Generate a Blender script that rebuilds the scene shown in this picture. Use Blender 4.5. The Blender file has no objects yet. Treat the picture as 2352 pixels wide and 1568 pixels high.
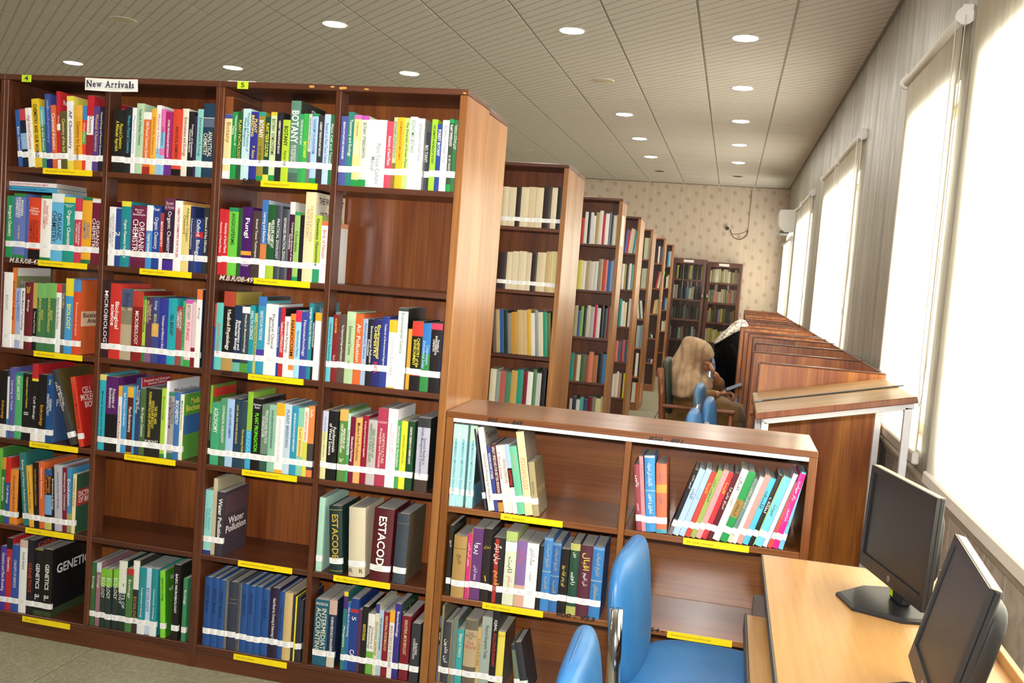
import bpy, math, random, colorsys
from mathutils import Vector, Matrix
RND = random.Random(11)
scene = bpy.context.scene
COL = scene.collection

# ---------------------------------------------------------------- camera
FPX, CXP, CYP = 2185.46, 1176.0, 784.0
CAM = Vector((0.8916, -3.0403, 1.5255))
YAW, PITCH, ROLL = math.radians(12.680), math.radians(4.3283), math.radians(-4.3205)
_f = Vector((-math.sin(YAW)*math.cos(PITCH), math.cos(YAW)*math.cos(PITCH), -math.sin(PITCH)))
_r0 = Vector((math.cos(YAW), math.sin(YAW), 0.0)); _d0 = _f.cross(_r0)
_r = _r0*math.cos(ROLL) + _d0*math.sin(ROLL); _d = _f.cross(_r)
cam_data = bpy.data.cameras.new('camera'); cam_data.sensor_width = 36.0
cam_data.lens = FPX/2352.0*36.0; cam_data.clip_start = 0.02; cam_data.clip_end = 200
cam = bpy.data.objects.new('camera', cam_data); COL.objects.link(cam)
cam.matrix_world = Matrix(((_r.x, -_d.x, -_f.x, CAM.x), (_r.y, -_d.y, -_f.y, CAM.y), (_r.z, -_d.z, -_f.z, CAM.z), (0, 0, 0, 1)))
scene.camera = cam

# ---------------------------------------------------------------- light, exposure
scene.view_settings.view_transform = 'Standard'
scene.view_settings.look = 'None'
scene.view_settings.gamma = 1.0
scene.view_settings.use_curve_mapping = False
scene.view_settings.exposure = 0.0
scene.cycles.use_denoising = True
SKY = 15.0
FLASH = 72.0
LAMP = 140.0
world = bpy.data.worlds.new('world'); scene.world = world; world.use_nodes = True
wb = world.node_tree.nodes['Background']; wb.inputs[0].default_value = (1.0, 0.98, 0.95, 1); wb.inputs[1].default_value = SKY
fl = bpy.data.lights.new('camera_flash', 'AREA'); fl.shape = 'RECTANGLE'; fl.size = 0.09; fl.size_y = 0.05
fl.energy = FLASH; fl.color = (1.0, 0.97, 0.93); fl.spread = math.radians(150)
flo = bpy.data.objects.new('camera_flash', fl); COL.objects.link(flo)
flo.matrix_world = Matrix.Translation(-_d*0.11 + _f*0.02) @ cam.matrix_world

# ---------------------------------------------------------------- pixel helpers (photograph is 2352 x 1568)
def ray(u, v): return _f + _r*((u-CXP)/FPX) + _d*((v-CYP)/FPX)
def at(u, v, ax, val):
    q = ray(u, v); i = 'xyz'.index(ax); return CAM + q*((val-CAM[i])/q[i])
def solve_x(u, y, z):
    k = (u-CXP)/FPX; n = _r - _f*k; return CAM.x - (n.y*(y-CAM.y) + n.z*(z-CAM.z))/n.x
def solve_z(v, x, y):
    k = (v-CYP)/FPX; n = _d - _f*k; return CAM.z - (n.x*(x-CAM.x) + n.y*(y-CAM.y))/n.z

# ---------------------------------------------------------------- materials
def lin(h):
    c = [int(h[i:i+2], 16)/255 for i in (0, 2, 4)]
    return tuple(x/12.92 if x <= .04045 else ((x+.055)/1.055)**2.4 for x in c) + (1,)
MATS = {}
def newmat(name):
    m = bpy.data.materials.new(name); m.use_nodes = True
    nt = m.node_tree; b = nt.nodes['Principled BSDF']; return m, nt, b
def node(nt, t, **kw):
    n = nt.nodes.new(t)
    for k, v in kw.items():
        if k.startswith('i_'): n.inputs[int(k[2:])].default_value = v
        else: setattr(n, k, v)
    return n
def mixc(nt, a, b, fac=None, blend='MIX', f=.5):
    n = node(nt, 'ShaderNodeMix', data_type='RGBA', blend_type=blend)
    n.inputs[0].default_value = f
    if fac is not None: nt.links.new(fac, n.inputs[0])
    for s, i in ((a, 6), (b, 7)):
        if isinstance(s, tuple): n.inputs[i].default_value = s
        else: nt.links.new(s, n.inputs[i])
    return n.outputs[2]
def ramp(nt, fac, stops):
    n = nt.nodes.new('ShaderNodeValToRGB'); nt.links.new(fac, n.inputs[0]); e = n.color_ramp.elements
    while len(e) < len(stops): e.new(.5)
    for x, (p, c) in zip(e, stops): x.position = p; x.color = c
    return n.outputs[0]
def noise(nt, vec, scale, detail=3.0, rough=.55, dist=0.0):
    n = node(nt, 'ShaderNodeTexNoise'); n.inputs['Scale'].default_value = scale; n.inputs['Detail'].default_value = detail
    n.inputs['Roughness'].default_value = rough; n.inputs['Distortion'].default_value = dist
    if vec is not None: nt.links.new(vec, n.inputs['Vector'])
    return n.outputs[0]
def coords(nt, kind='Object', scale=(1, 1, 1), loc=(0, 0, 0)):
    t = nt.nodes.new('ShaderNodeTexCoord'); m = nt.nodes.new('ShaderNodeMapping'); m.inputs['Scale'].default_value = scale
    m.inputs['Location'].default_value = loc
    nt.links.new(t.outputs[kind], m.inputs[0]); return m.outputs[0]
def position(nt, scale=(1, 1, 1)):
    g = nt.nodes.new('ShaderNodeNewGeometry'); m = nt.nodes.new('ShaderNodeMapping'); m.inputs['Scale'].default_value = scale
    nt.links.new(g.outputs['Position'], m.inputs[0]); return m.outputs[0]
def bump(nt, b, h, s=.1, d=.002):
    n = node(nt, 'ShaderNodeBump'); n.inputs['Strength'].default_value = s; n.inputs['Distance'].default_value = d
    nt.links.new(h, n.inputs['Height']); nt.links.new(n.outputs[0], b.inputs['Normal'])

def flat(h, rough=.5, metal=0.0, spec=.5, var=.06):
    key = ('flat', h, rough, metal, spec)
    if key in MATS: return MATS[key]
    m, nt, b = newmat('paint_'+h); c = lin(h)
    v = noise(nt, coords(nt), 35.0, 2.0)
    nt.links.new(mixc(nt, tuple(x*(1-var) for x in c[:3])+(1,), tuple(min(1, x*(1+var)) for x in c[:3])+(1,), v), b.inputs['Base Color'])
    b.inputs['Roughness'].default_value = rough; b.inputs['Metallic'].default_value = metal
    b.inputs['Specular IOR Level'].default_value = spec
    MATS[key] = m; return m
def wood(name, dark, light, axis='z', rough=.32, band=7.0, coat=.25, grain=.75):
    if name in MATS: return MATS[name]
    m, nt, b = newmat(name)
    s = {'x': (.12, 1, 1), 'y': (1, .12, 1), 'z': (1, 1, .12)}[axis]
    s2 = {'x': (.35, 14, 14), 'y': (14, .35, 14), 'z': (14, 14, .35)}[axis]
    p = position(nt, s); p2 = position(nt, s2)
    n1 = noise(nt, p, band, 3.0, .5, .8); n2 = noise(nt, p2, 7.0, 4.0, .6, .2)
    c1 = ramp(nt, n1, [(.32, lin(dark)), (.68, lin(light))])
    c2 = ramp(nt, n2, [(.3, (.55, .5, .48, 1)), (.62, (1, 1, 1, 1))])
    nt.links.new(mixc(nt, c1, c2, None, 'MULTIPLY', grain), b.inputs['Base Color'])
    rr = noise(nt, position(nt), 3.0, 3.0)
    mr = node(nt, 'ShaderNodeMapRange'); mr.inputs[3].default_value = rough-.08; mr.inputs[4].default_value = rough+.14
    nt.links.new(rr, mr.inputs[0]); nt.links.new(mr.outputs[0], b.inputs['Roughness'])
    b.inputs['Coat Weight'].default_value = coat; b.inputs['Coat Roughness'].default_value = .18
    bump(nt, b, n2, .12, .0015)
    MATS[name] = m; return m
WOOD_CASE = wood('varnished_case_wood', '4c2717', '6e3c23', 'z')
WOOD_SHELF = wood('varnished_shelf_wood', '4b2616', '6c3b21', 'x', .38)
WOOD_BACK = wood('case_back_veneer', '6d3518', '9a5828', 'z', .34, 9.0)
WOOD_END = wood('case_end_veneer', '8f5826', 'b27c42', 'z', .38, 6.0, .25)
WOOD_LOW = wood('low_case_wood', '703c1a', '9a6232', 'x', .28, 6.0, .5)
WOOD_LOWV = wood('low_case_side', '744018', '9c6430', 'z', .3, 6.0, .4)
WOOD_CARREL = wood('carrel_veneer', '8e440e', 'c27a2a', 'z', .3, 9.0, .3, .95)
WOOD_CARREL_DK = wood('carrel_edge', '4c2714', '6f3c20', 'z', .35)
WOOD_DESK = wood('desk_laminate', 'b58648', 'c4965a', 'y', .34, 5.0, .2, .3)
WOOD_STAND = wood('stand_laminate', '86622f', 'a67f46', 'x', .42, 6.0, .12)
WOOD_CAB = wood('cabinet_wood', '4a2414', '6c3a20', 'z')
WOOD_CHAIR = wood('chair_wood', '7c4222', '9c5a32', 'z')
PAPER = flat('b4b1ab', .8); STICK = flat('f4f4f2', .45); INK = flat('4a4a4c', .7)
YELLOW = flat('f6d916', .3); CHROME = flat('d8d8da', .12, 1.0); WHITE_METAL = flat('e6e6ea', .35)
BLACKP = flat('17181a', .4); SCREEN = flat('1d1b1b', .38)

# ---------------------------------------------------------------- mesh helpers
def mesh(name, verts, faces, mat=None, smooth=False):
    me = bpy.data.meshes.new(name); me.from_pydata([tuple(v) for v in verts], [], faces); me.update()
    if mat: me.materials.append(mat)
    if smooth:
        for p in me.polygons: p.use_smooth = True
    return me
def link(name, me, parent=None, loc=(0, 0, 0), rot=None):
    o = bpy.data.objects.new(name, me); COL.objects.link(o); o.location = loc
    if rot: o.rotation_euler = rot
    if parent: o.parent = parent
    return o
def tag(o, label=None, cat=None, group=None, kind=None):
    if label: o['label'] = label
    if cat: o['category'] = cat
    if group: o['group'] = group
    if kind: o['kind'] = kind
    return o
def thing(name, label, cat, loc=(0, 0, 0), rz=0.0, group=None):
    o = link(name, None, None, loc, (0, 0, rz)); o.empty_display_size = .05
    return tag(o, label, cat, group)
def boxgeo(x0, x1, y0, y1, z0, z1, c=.0):
    if c <= 0:
        v = [(x, y, z) for x in (x0, x1) for y in (y0, y1) for z in (z0, z1)]
        return v, [(0, 1, 3, 2), (4, 6, 7, 5), (0, 4, 5, 1), (2, 3, 7, 6), (0, 2, 6, 4), (1, 5, 7, 3)]
    c = min(c, (x1-x0)*.45, (y1-y0)*.45, (z1-z0)*.45)
    X = (x0, x1); Y = (y0, y1); Z = (z0, z1); v = []; idx = {}
    for i in (0, 1):
        for j in (0, 1):
            for k in (0, 1):
                sx, sy, sz = (c, -c)[i], (c, -c)[j], (c, -c)[k]
                for a, p in (('x', (X[i], Y[j]+sy, Z[k]+sz)), ('y', (X[i]+sx, Y[j], Z[k]+sz)), ('z', (X[i]+sx, Y[j]+sy, Z[k]))):
                    idx[(i, j, k, a)] = len(v); v.append(p)
    f = []
    for i in (0, 1):
        f.append([idx[(i, j, k, 'x')] for j, k in ((0, 0), (0, 1), (1, 1), (1, 0))][::(1, -1)[i]])
        f.append([idx[(j, i, k, 'y')] for j, k in ((0, 0), (1, 0), (1, 1), (0, 1))][::(1, -1)[i]])
        f.append([idx[(j, k, i, 'z')] for j, k in ((0, 0), (0, 1), (1, 1), (1, 0))][::(1, -1)[i]])
    for j in (0, 1):
        for k in (0, 1):
            s = 1 if j == k else -1
            f.append([idx[(0, j, k, 'y')], idx[(1, j, k, 'y')], idx[(1, j, k, 'z')], idx[(0, j, k, 'z')]][::-s])
            f.append([idx[(j, 0, k, 'z')], idx[(j, 1, k, 'z')], idx[(j, 1, k, 'x')], idx[(j, 0, k, 'x')]][::-s])
            f.append([idx[(j, k, 0, 'x')], idx[(j, k, 1, 'x')], idx[(j, k, 1, 'y')], idx[(j, k, 0, 'y')]][::-s])
    for i in (0, 1):
        for j in (0, 1):
            for k in (0, 1):
                t = [idx[(i, j, k, a)] for a in 'xyz']; f.append(t if (i+j+k) % 2 else t[::-1])
    return v, f
def box(name, x0, x1, y0, y1, z0, z1, mat, parent=None, c=.0015):
    v, f = boxgeo(x0, x1, y0, y1, z0, z1, c); return link(name, mesh(name, v, f, mat), parent)
def joinbox(name, boxes, mat, parent=None, c=0.0):
    V, Fs = [], []
    for b in boxes:
        v, f = boxgeo(*b, c); n = len(V); V += v; Fs += [[i+n for i in q] for q in f]
    return link(name, mesh(name, V, Fs, mat), parent)
def tubegeo(pts, r, n=10):
    pts = [Vector(p) for p in pts]; V, Fs = [], []; up = None
    for i, p in enumerate(pts):
        t = (pts[min(i+1, len(pts)-1)] - pts[max(i-1, 0)]).normalized()
        if up is None: up = t.orthogonal().normalized()
        up = (up - t*up.dot(t)).normalized(); w = t.cross(up); rr = r[i] if isinstance(r, (list, tuple)) else r
        V += [p + (up*math.cos(a) + w*math.sin(a))*rr for a in [2*math.pi*k/n for k in range(n)]]
    for i in range(len(pts)-1):
        for k in range(n): Fs.append((i*n+k, i*n+(k+1) % n, (i+1)*n+(k+1) % n, (i+1)*n+k))
    Fs.append(tuple(range(n))[::-1]); Fs.append(tuple(range((len(pts)-1)*n, len(pts)*n))); return V, Fs
def tube(name, pts, r, mat, parent=None, n=10):
    v, f = tubegeo(pts, r, n); return link(name, mesh(name, v, f, mat, True), parent)
def arcpts(pts, rad=.05, n=5):
    pts = [Vector(p) for p in pts]; out = [pts[0]]
    for a, b, c in zip(pts, pts[1:], pts[2:]):
        d1 = (a-b); d2 = (c-b); k = min(rad, d1.length*.45, d2.length*.45); p, q = b+d1.normalized()*k, b+d2.normalized()*k
        for i in range(n+1):
            t = i/n; out.append(p*(1-t)**2 + b*2*t*(1-t) + q*t*t)
    out.append(pts[-1]); return out
def spow(x, e): return math.copysign(abs(x)**e, x)
def superell(a, b, c, e1=.5, e2=.5, nu=28, nv=18, warp=None):
    V, Fs = [], []
    for j in range(nv+1):
        ph = -math.pi/2 + math.pi*j/nv
        for i in range(nu):
            th = 2*math.pi*i/nu
            p = Vector((a*spow(math.cos(ph), e1)*spow(math.cos(th), e2), b*spow(math.cos(ph), e1)*spow(math.sin(th), e2), c*spow(math.sin(ph), e1)))
            V.append(warp(p) if warp else p)
    for j in range(nv):
        for i in range(nu): Fs.append((j*nu+i, j*nu+(i+1) % nu, (j+1)*nu+(i+1) % nu, (j+1)*nu+i))
    return V, Fs
def loft(rings):
    n = len(rings[0]); V = [p for r in rings for p in r]; Fs = []
    for j in range(len(rings)-1):
        for i in range(n): Fs.append((j*n+i, j*n+(i+1) % n, (j+1)*n+(i+1) % n, (j+1)*n+i))
    Fs.append(tuple(range(n))[::-1]); Fs.append(tuple(range((len(rings)-1)*n, len(rings)*n))); return V, Fs

# ---------------------------------------------------------------- lettering (collected, built at the end)
TEXTS = []
def put_text(parent, s, center, tx, ty, length, height, mat, bold=False, name='title', shear=0.0, stretch=1.6):
    TEXTS.append((parent, s, Vector(center), Vector(tx), Vector(ty), length, height, mat, bold, name, shear, stretch))
FORMS = {'ا': 0xFE8D, 'ب': 0xFE8F, 'پ': 0xFB56, 'ت': 0xFE95, 'ج': 0xFE9D, 'چ': 0xFB7A, 'ح': 0xFEA1, 'خ': 0xFEA5, 'د': 0xFEA9, 'ر': 0xFEAD, 'ز': 0xFEAF, 'س': 0xFEB1, 'ش': 0xFEB5, 'ع': 0xFEC9, 'غ': 0xFECD, 'ف': 0xFED1, 'ق': 0xFED5, 'ک': 0xFB8E, 'گ': 0xFB92, 'ل': 0xFEDD, 'م': 0xFEE1, 'ن': 0xFEE5, 'ں': 0xFB9E, 'و': 0xFEED, 'ہ': 0xFBA6, 'ی': 0xFBFC, 'ے': 0xFBAE, 'ئ': 0xFE89, 'ث': 0xFE99, 'ذ': 0xFEAB, 'ط': 0xFEC1, 'ص': 0xFEB9, 'ؤ': 0xFE85}
RIGHT_ONLY = set('ادرزوںےذؤ')
def urdu(s):
    out = []
    for w in s.split(' '):
        r = ''
        for i, ch in enumerate(w):
            prev = i > 0 and w[i-1] not in RIGHT_ONLY and w[i-1] in FORMS; nxt = i < len(w)-1 and ch not in RIGHT_ONLY
            r += chr(FORMS[ch] + (3 if prev and nxt else 1 if prev else 2 if nxt else 0)) if ch in FORMS else ch
        out.append(r[::-1])
    return ' '.join(out[::-1])
def build_texts():
    objs = {}
    for t in TEXTS:
        k = (t[1], t[8], t[10])
        if k in objs: continue
        cu = bpy.data.curves.new('lettering', 'FONT'); cu.body = t[1]; cu.resolution_u = 2; cu.align_x = 'CENTER'; cu.space_line = .82
        cu.shear = t[10]; cu.offset = .02 if t[8] else .007
        o = bpy.data.objects.new('lettering', cu); COL.objects.link(o); objs[k] = o
    bpy.context.view_layer.update(); dg = bpy.context.evaluated_depsgraph_get(); cache = {}
    for k, o in objs.items():
        me = bpy.data.meshes.new_from_object(o.evaluated_get(dg))
        if not me.vertices: continue
        xs = [v.co.x for v in me.vertices]; ys = [v.co.y for v in me.vertices]
        cx, cy = (min(xs)+max(xs))/2, (min(ys)+max(ys))/2
        for v in me.vertices: v.co.x -= cx; v.co.y -= cy; v.co.z = 0
        cache[k] = (me, max(xs)-min(xs), max(ys)-min(ys), {})
    for o in objs.values():
        c = o.data; bpy.data.objects.remove(o); bpy.data.curves.remove(c)
    for parent, s, ce, tx, ty, L, Hh, mat, bold, name, shear, st in TEXTS:
        if (s, bold, shear) not in cache: continue
        me, w, h, var = cache[(s, bold, shear)]
        if mat.name not in var:
            m2 = me.copy(); m2.name = 'lettering'; m2.materials.clear(); m2.materials.append(mat); var[mat.name] = m2
        sx, sy = L/w, Hh/h; k = min(sx, sy); sx, sy = min(sx, k*st), min(sy, k*st)
        o = bpy.data.objects.new(name, var[mat.name]); COL.objects.link(o); o.parent = parent
        n = tx.cross(ty)
        o.matrix_basis = Matrix(((tx.x*sx, ty.x*sy, n.x, ce.x), (tx.y*sx, ty.y*sy, n.y, ce.y), (tx.z*sx, ty.z*sy, n.z, ce.z), (0, 0, 0, 1)))
    for me, w, h, var in cache.values():
        if not me.users: bpy.data.meshes.remove(me)
X, Y, Z = Vector((1, 0, 0)), Vector((0, 1, 0)), Vector((0, 0, 1))
# ================================================================ the room
XW, ZC, YF, XL, YB = 1.735, 3.292, 14.45, -8.0, -4.6
# ---- floor: terrazzo slabs with dark joints
def terrazzo():
    m, nt, b = newmat('terrazzo'); p = position(nt)
    v = node(nt, 'ShaderNodeTexVoronoi'); v.inputs['Scale'].default_value = 120.0; nt.links.new(p, v.inputs['Vector'])
    c = ramp(nt, v.outputs['Color'], [(.2, lin('7f7c66')), (.55, lin('98957c')), (.85, lin('b5b198'))])
    n = noise(nt, p, 2.2, 4.0)
    c = mixc(nt, c, ramp(nt, n, [(.3, lin('86836c')), (.7, lin('a3a088'))]), None, 'MIX', .55)
    nt.links.new(c, b.inputs['Base Color']); b.inputs['Roughness'].default_value = .38; return m
TERRAZZO = terrazzo()
floor = link('floor', mesh('floor', [(XL, YB, -.012), (XW, YB, -.012), (XW, YF, -.012), (XL, YF, -.012)], [(0, 1, 2, 3)], flat('33322b', .8)))
tag(floor, 'grey green terrazzo floor with dark joints', 'floor', kind='structure')
SLAB = 1.5; v, f = boxgeo(.004, SLAB-.004, .004, SLAB-.004, -.012, 0, .002); slab_me = mesh('floor_slab', v, f, TERRAZZO)
for i in range(-5, 3):
    for j in range(-3, 11):
        x, y = -1.31+i*SLAB, -.93+j*SLAB
        if x+SLAB < XL or y+SLAB < YB: continue
        if x+SLAB > XW or y+SLAB > YF or x < XL or y < YB:
            x0, x1, y0, y1 = max(x, XL)+.004, min(x+SLAB, XW)-.004, max(y, YB)+.004, min(y+SLAB, YF)-.004
            if x1-x0 < .01 or y1-y0 < .01: continue
            box('floor_slab', x0, x1, y0, y1, -.012, 0, TERRAZZO, floor, .002)
        else: link('floor_slab', slab_me, floor, (x, y, 0))
# ---- walls
def wallpaper_far():
    m, nt, b = newmat('motif_wallpaper'); p = position(nt)
    s = node(nt, 'ShaderNodeSeparateXYZ'); nt.links.new(p, s.inputs[0])
    def M(op, a, c=None):
        n = node(nt, 'ShaderNodeMath', operation=op)
        for i, q in enumerate((a, c)):
            if q is None: continue
            if isinstance(q, (int, float)): n.inputs[i].default_value = q
            else: nt.links.new(q, n.inputs[i])
        return n.outputs[0]
    fac = None
    for ox, oz in ((0, 0), (.5, .5)):
        fx = M('SUBTRACT', M('FRACT', M('ADD', M('DIVIDE', s.outputs[0], .268), ox+20)), .5)
        fz = M('SUBTRACT', M('FRACT', M('ADD', M('ADD', M('DIVIDE', s.outputs[2], .30), M('MULTIPLY', s.outputs[0], .55)), oz+20)), .5)
        d = M('SQRT', M('ADD', M('POWER', M('MULTIPLY', fx, .268), 2.0), M('POWER', M('MULTIPLY', fz, .26), 2.0)))
        q = node(nt, 'ShaderNodeMapRange', interpolation_type='SMOOTHSTEP'); nt.links.new(d, q.inputs[0])
        q.inputs[1].default_value = .018; q.inputs[2].default_value = .05; q.inputs[3].default_value = 1; q.inputs[4].default_value = 0
        fac = q.outputs[0] if fac is None else M('MAXIMUM', fac, q.outputs[0])
    n1 = noise(nt, position(nt, (1, 1, .6)), 60.0, 2.0)
    fac = M('MULTIPLY', fac, M('ADD', M('MULTIPLY', n1, .9), .05))
    base = ramp(nt, noise(nt, position(nt, (1, 1, .05)), 22.0, 2.0), [(.3, lin('d3c2b0')), (.7, lin('dccdbc'))])
    nt.links.new(mixc(nt, base, lin('ae8f6c'), fac), b.inputs['Base Color']); b.inputs['Roughness'].default_value = .6; return m
def wallpaper_side():
    m, nt, b = newmat('streaked_wallpaper')
    n1 = noise(nt, position(nt, (1, 1, .09)), 9.0, 4.0, .6); n2 = noise(nt, position(nt, (1, 1, .16)), 34.0, 3.0)
    c = ramp(nt, n1, [(.3, lin('969080')), (.52, lin('a9a596')), (.75, lin('bcbab0'))])
    nt.links.new(mixc(nt, c, ramp(nt, n2, [(.35, lin('8f7f5e')), (.55, (1, 1, 1, 1))]), None, 'MULTIPLY', .3), b.inputs['Base Color'])
    nt.links.new(ramp(nt, n1, [(.3, (.55, .55, .55, 1)), (.7, (.34, .34, .34, 1))]), b.inputs['Roughness']); return m
SIDEWALL = wallpaper_side()
def quad(name, pts, mat, **kw): return tag(link(name, mesh(name, pts, [(0, 1, 2, 3)], mat)), **kw)
wall_far = box('wall_far', XL, XW+.3, YF, YF+.15, 0, ZC, wallpaper_far(), None, 0); tag(wall_far, 'cream wallpapered end wall with scattered brown motifs', 'wall', kind='structure')
wl = box('wall_left', XL-.15, XL, YB, YF, 0, ZC, flat('b8b0a0', .7), None, 0); tag(wl, 'plain beige side wall', 'wall', kind='structure')
wr_ = box('wall_rear', XL, XW+.3, YB-.15, YB, 0, ZC, flat('b8b0a0', .7), None, 0); tag(wr_, 'plain beige wall behind', 'wall', kind='structure')
# right wall with four window openings
WZ0, WZ1 = .885, 2.44
WINS = [(-1.6, .84), (1.25, 2.30), (4.40, 6.98), (8.65, 11.05), (12.1, 14.1)]
WT = .24
pieces = [(XW, XW+WT, YB, YF, 0, WZ0), (XW, XW+WT, YB, YF, WZ1, ZC)]
e = [YB] + [q for w in WINS for q in w] + [YF]
for a, c in zip(e[::2], e[1::2]): pieces.append((XW, XW+WT, a, c, WZ0, WZ1))
wall_right = joinbox('wall_right', pieces, SIDEWALL); tag(wall_right, 'grey green streaked wallpaper wall holding the windows', 'wall', kind='structure')
def stone():
    m, nt, b = newmat('dado_tile'); n = noise(nt, position(nt), 14.0, 6.0, .65, .6)
    nt.links.new(ramp(nt, n, [(.3, lin('9a9284')), (.5, lin('c0b8aa')), (.75, lin('d2cbbf'))]), b.inputs['Base Color']); b.inputs['Roughness'].default_value = .3; return m
DADO = stone()
yy = YB
while yy < YF-.02:                                       # dado tiles under the sill, white joints between
    w = min(.235, YF-yy); box('dado_tile', XW-.012, XW, yy+.002, yy+w-.002, .0, .775, DADO, wall_right, .001); yy += .235
box('dado_grout', XW-.009, XW-.0005, YB, YF, 0, .774, flat('d9d6cf', .8), wall_right, 0)
tr = box('trim_1', XW-.03, XW, YB, YF, .776, .806, flat('a39a89', .5), None, .006); tag(tr, 'beige dado rail along the window wall', 'trim', kind='structure')
GLASS, nt, b = newmat('window_glass')
nt.nodes.remove(b); o_ = nt.nodes['Material Output']; t1 = node(nt, 'ShaderNodeBsdfTransparent', i_0=(.96, .98, .97, 1)); t2 = node(nt, 'ShaderNodeBsdfGlossy')
t2.inputs['Roughness'].default_value = .03; mx = node(nt, 'ShaderNodeMixShader'); mx.inputs[0].default_value = .07
nt.links.new(t1.outputs[0], mx.inputs[1]); nt.links.new(t2.outputs[0], mx.inputs[2]); nt.links.new(mx.outputs[0], o_.inputs[0])
FRAME = flat('c9b491', .45)
for i, (a, c) in enumerate(WINS):
    w = thing(f'window_{i+1}', 'tall window behind roller blinds, %s along the wall' % ['nearest', 'second', 'third', 'fourth', 'farthest'][i], 'window', (XW+.11, a, WZ0)); w['kind'] = 'structure'
    L, Hh = c-a, WZ1-WZ0; n = max(2, round(L/1.4))
    joinbox('window_frame', [(0, .05, 0, .05, 0, Hh), (0, .05, L-.05, L, 0, Hh), (0, .05, .05, L-.05, 0, .05), (0, .05, .05, L-.05, Hh-.05, Hh)], FRAME, w)
    for k in range(n):
        y0, y1 = .05+k*(L-.1)/n, .05+(k+1)*(L-.1)/n
        if k: box('mullion', .002, .048, y0-.025, y0+.025, .05, Hh-.05, FRAME, w)
        box('pane', .02, .024, y0+(.025 if k else 0), y1-(.025 if k < n-1 else 0), .05, Hh-.05, GLASS, w, 0)
BLIND, nt, b = newmat('blind_fabric'); nt.nodes.remove(b); o_ = nt.nodes['Material Output']
nz = noise(nt, position(nt, (1, 1, .05)), 26.0, 2.0); cc = ramp(nt, nz, [(.3, lin('e6ddc8')), (.7, lin('f1ebdc'))])
d1 = node(nt, 'ShaderNodeBsdfDiffuse'); d2 = node(nt, 'ShaderNodeBsdfTranslucent'); mx = node(nt, 'ShaderNodeMixShader'); mx.inputs[0].default_value = .58
nt.links.new(cc, d1.inputs[0]); nt.links.new(cc, d2.inputs[0]); nt.links.new(d1.outputs[0], mx.inputs[1]); nt.links.new(d2.outputs[0], mx.inputs[2]); nt.links.new(mx.outputs[0], o_.inputs[0])
WHITEP = flat('ecebe8', .35); ROLLER = flat('d9d4c6', .6); RAIL = flat('eeeae0', .5)
def blind(y0, y1, z0, z1, label, near_x=.03, wave=.005, tubecol=ROLLER):
    t = thing('roller_blind', label, 'blind', (XW-near_x, y0, z0), 0, 'cream roller blinds on the window wall')
    L = y1-y0; n = max(16, int(L/.03)); H = z1-z0; V, Fs = [], []
    for j in range(9):
        zz = H*j/8
        for i in range(n+1):
            yv = L*i/n; a = wave*(1-.9*j/8)*math.sin(yv*2*math.pi/.17+.6*math.sin(yv*5)); V.append((a, yv, zz+.012))
    m_ = n+1
    for j in range(8):
        for i in range(n): Fs.append((j*m_+i, j*m_+i+1, (j+1)*m_+i+1, (j+1)*m_+i))
    link('blind_fabric', mesh('blind_fabric', V, Fs, BLIND, True), t)
    box('bottom_rail', -.015, .014, 0, L, -.026, .024, RAIL, t, .006)
    tube('roller', [(.0, -.012, H), (0, L+.012, H)], .024, tubecol, t, 14)
    for s, yv in ((0, -.026), (1, L+.026)):
        vv, ff = tubegeo([(.0, yv-.008, H), (0, yv+.008, H)], .036, 18); link('end_cap', mesh('end_cap', vv, ff, WHITEP), t)
        box('bracket', -.012, near_x-.002, yv-.009, yv+.009, H-.02, H+.045, WHITEP, t)
    cb = .1 if y0 < 4 else .26
    pts = [(-.030, -.026, H), (-.028, -.03, H*.5), (-.026, -.034, H*(cb+.1)), (-.018, -.04, H*cb), (-.006, -.042, H*(cb+.1)), (-.002, -.042, H*.5), (.0, -.042, H)]
    tube('bead_chain', arcpts(pts, .1, 4), .0022, WHITEP, t, 6)
    return t
blind(-1.75, .943, .835, 2.78, 'big cream blind beside the two computer monitors')
blind(1.18, 2.418, .865, 2.672, 'cream blind hanging behind the sloping newspaper stand')
blind(4.26, 5.65, .87, 2.672, 'cream blind over the carrels, near half of middle window')
blind(5.72, 7.115, .87, 2.672, 'cream blind over the carrels, far half of middle window')
blind(8.513, 10.05, .87, 2.66, 'cream blind beyond the wallpaper pier, near half')
blind(10.12, 11.2, .87, 2.66, 'cream blind just before the air conditioner')
blind(12.0, 14.25, .87, 2.30, 'cream blind under the air conditioner by end wall')
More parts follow.
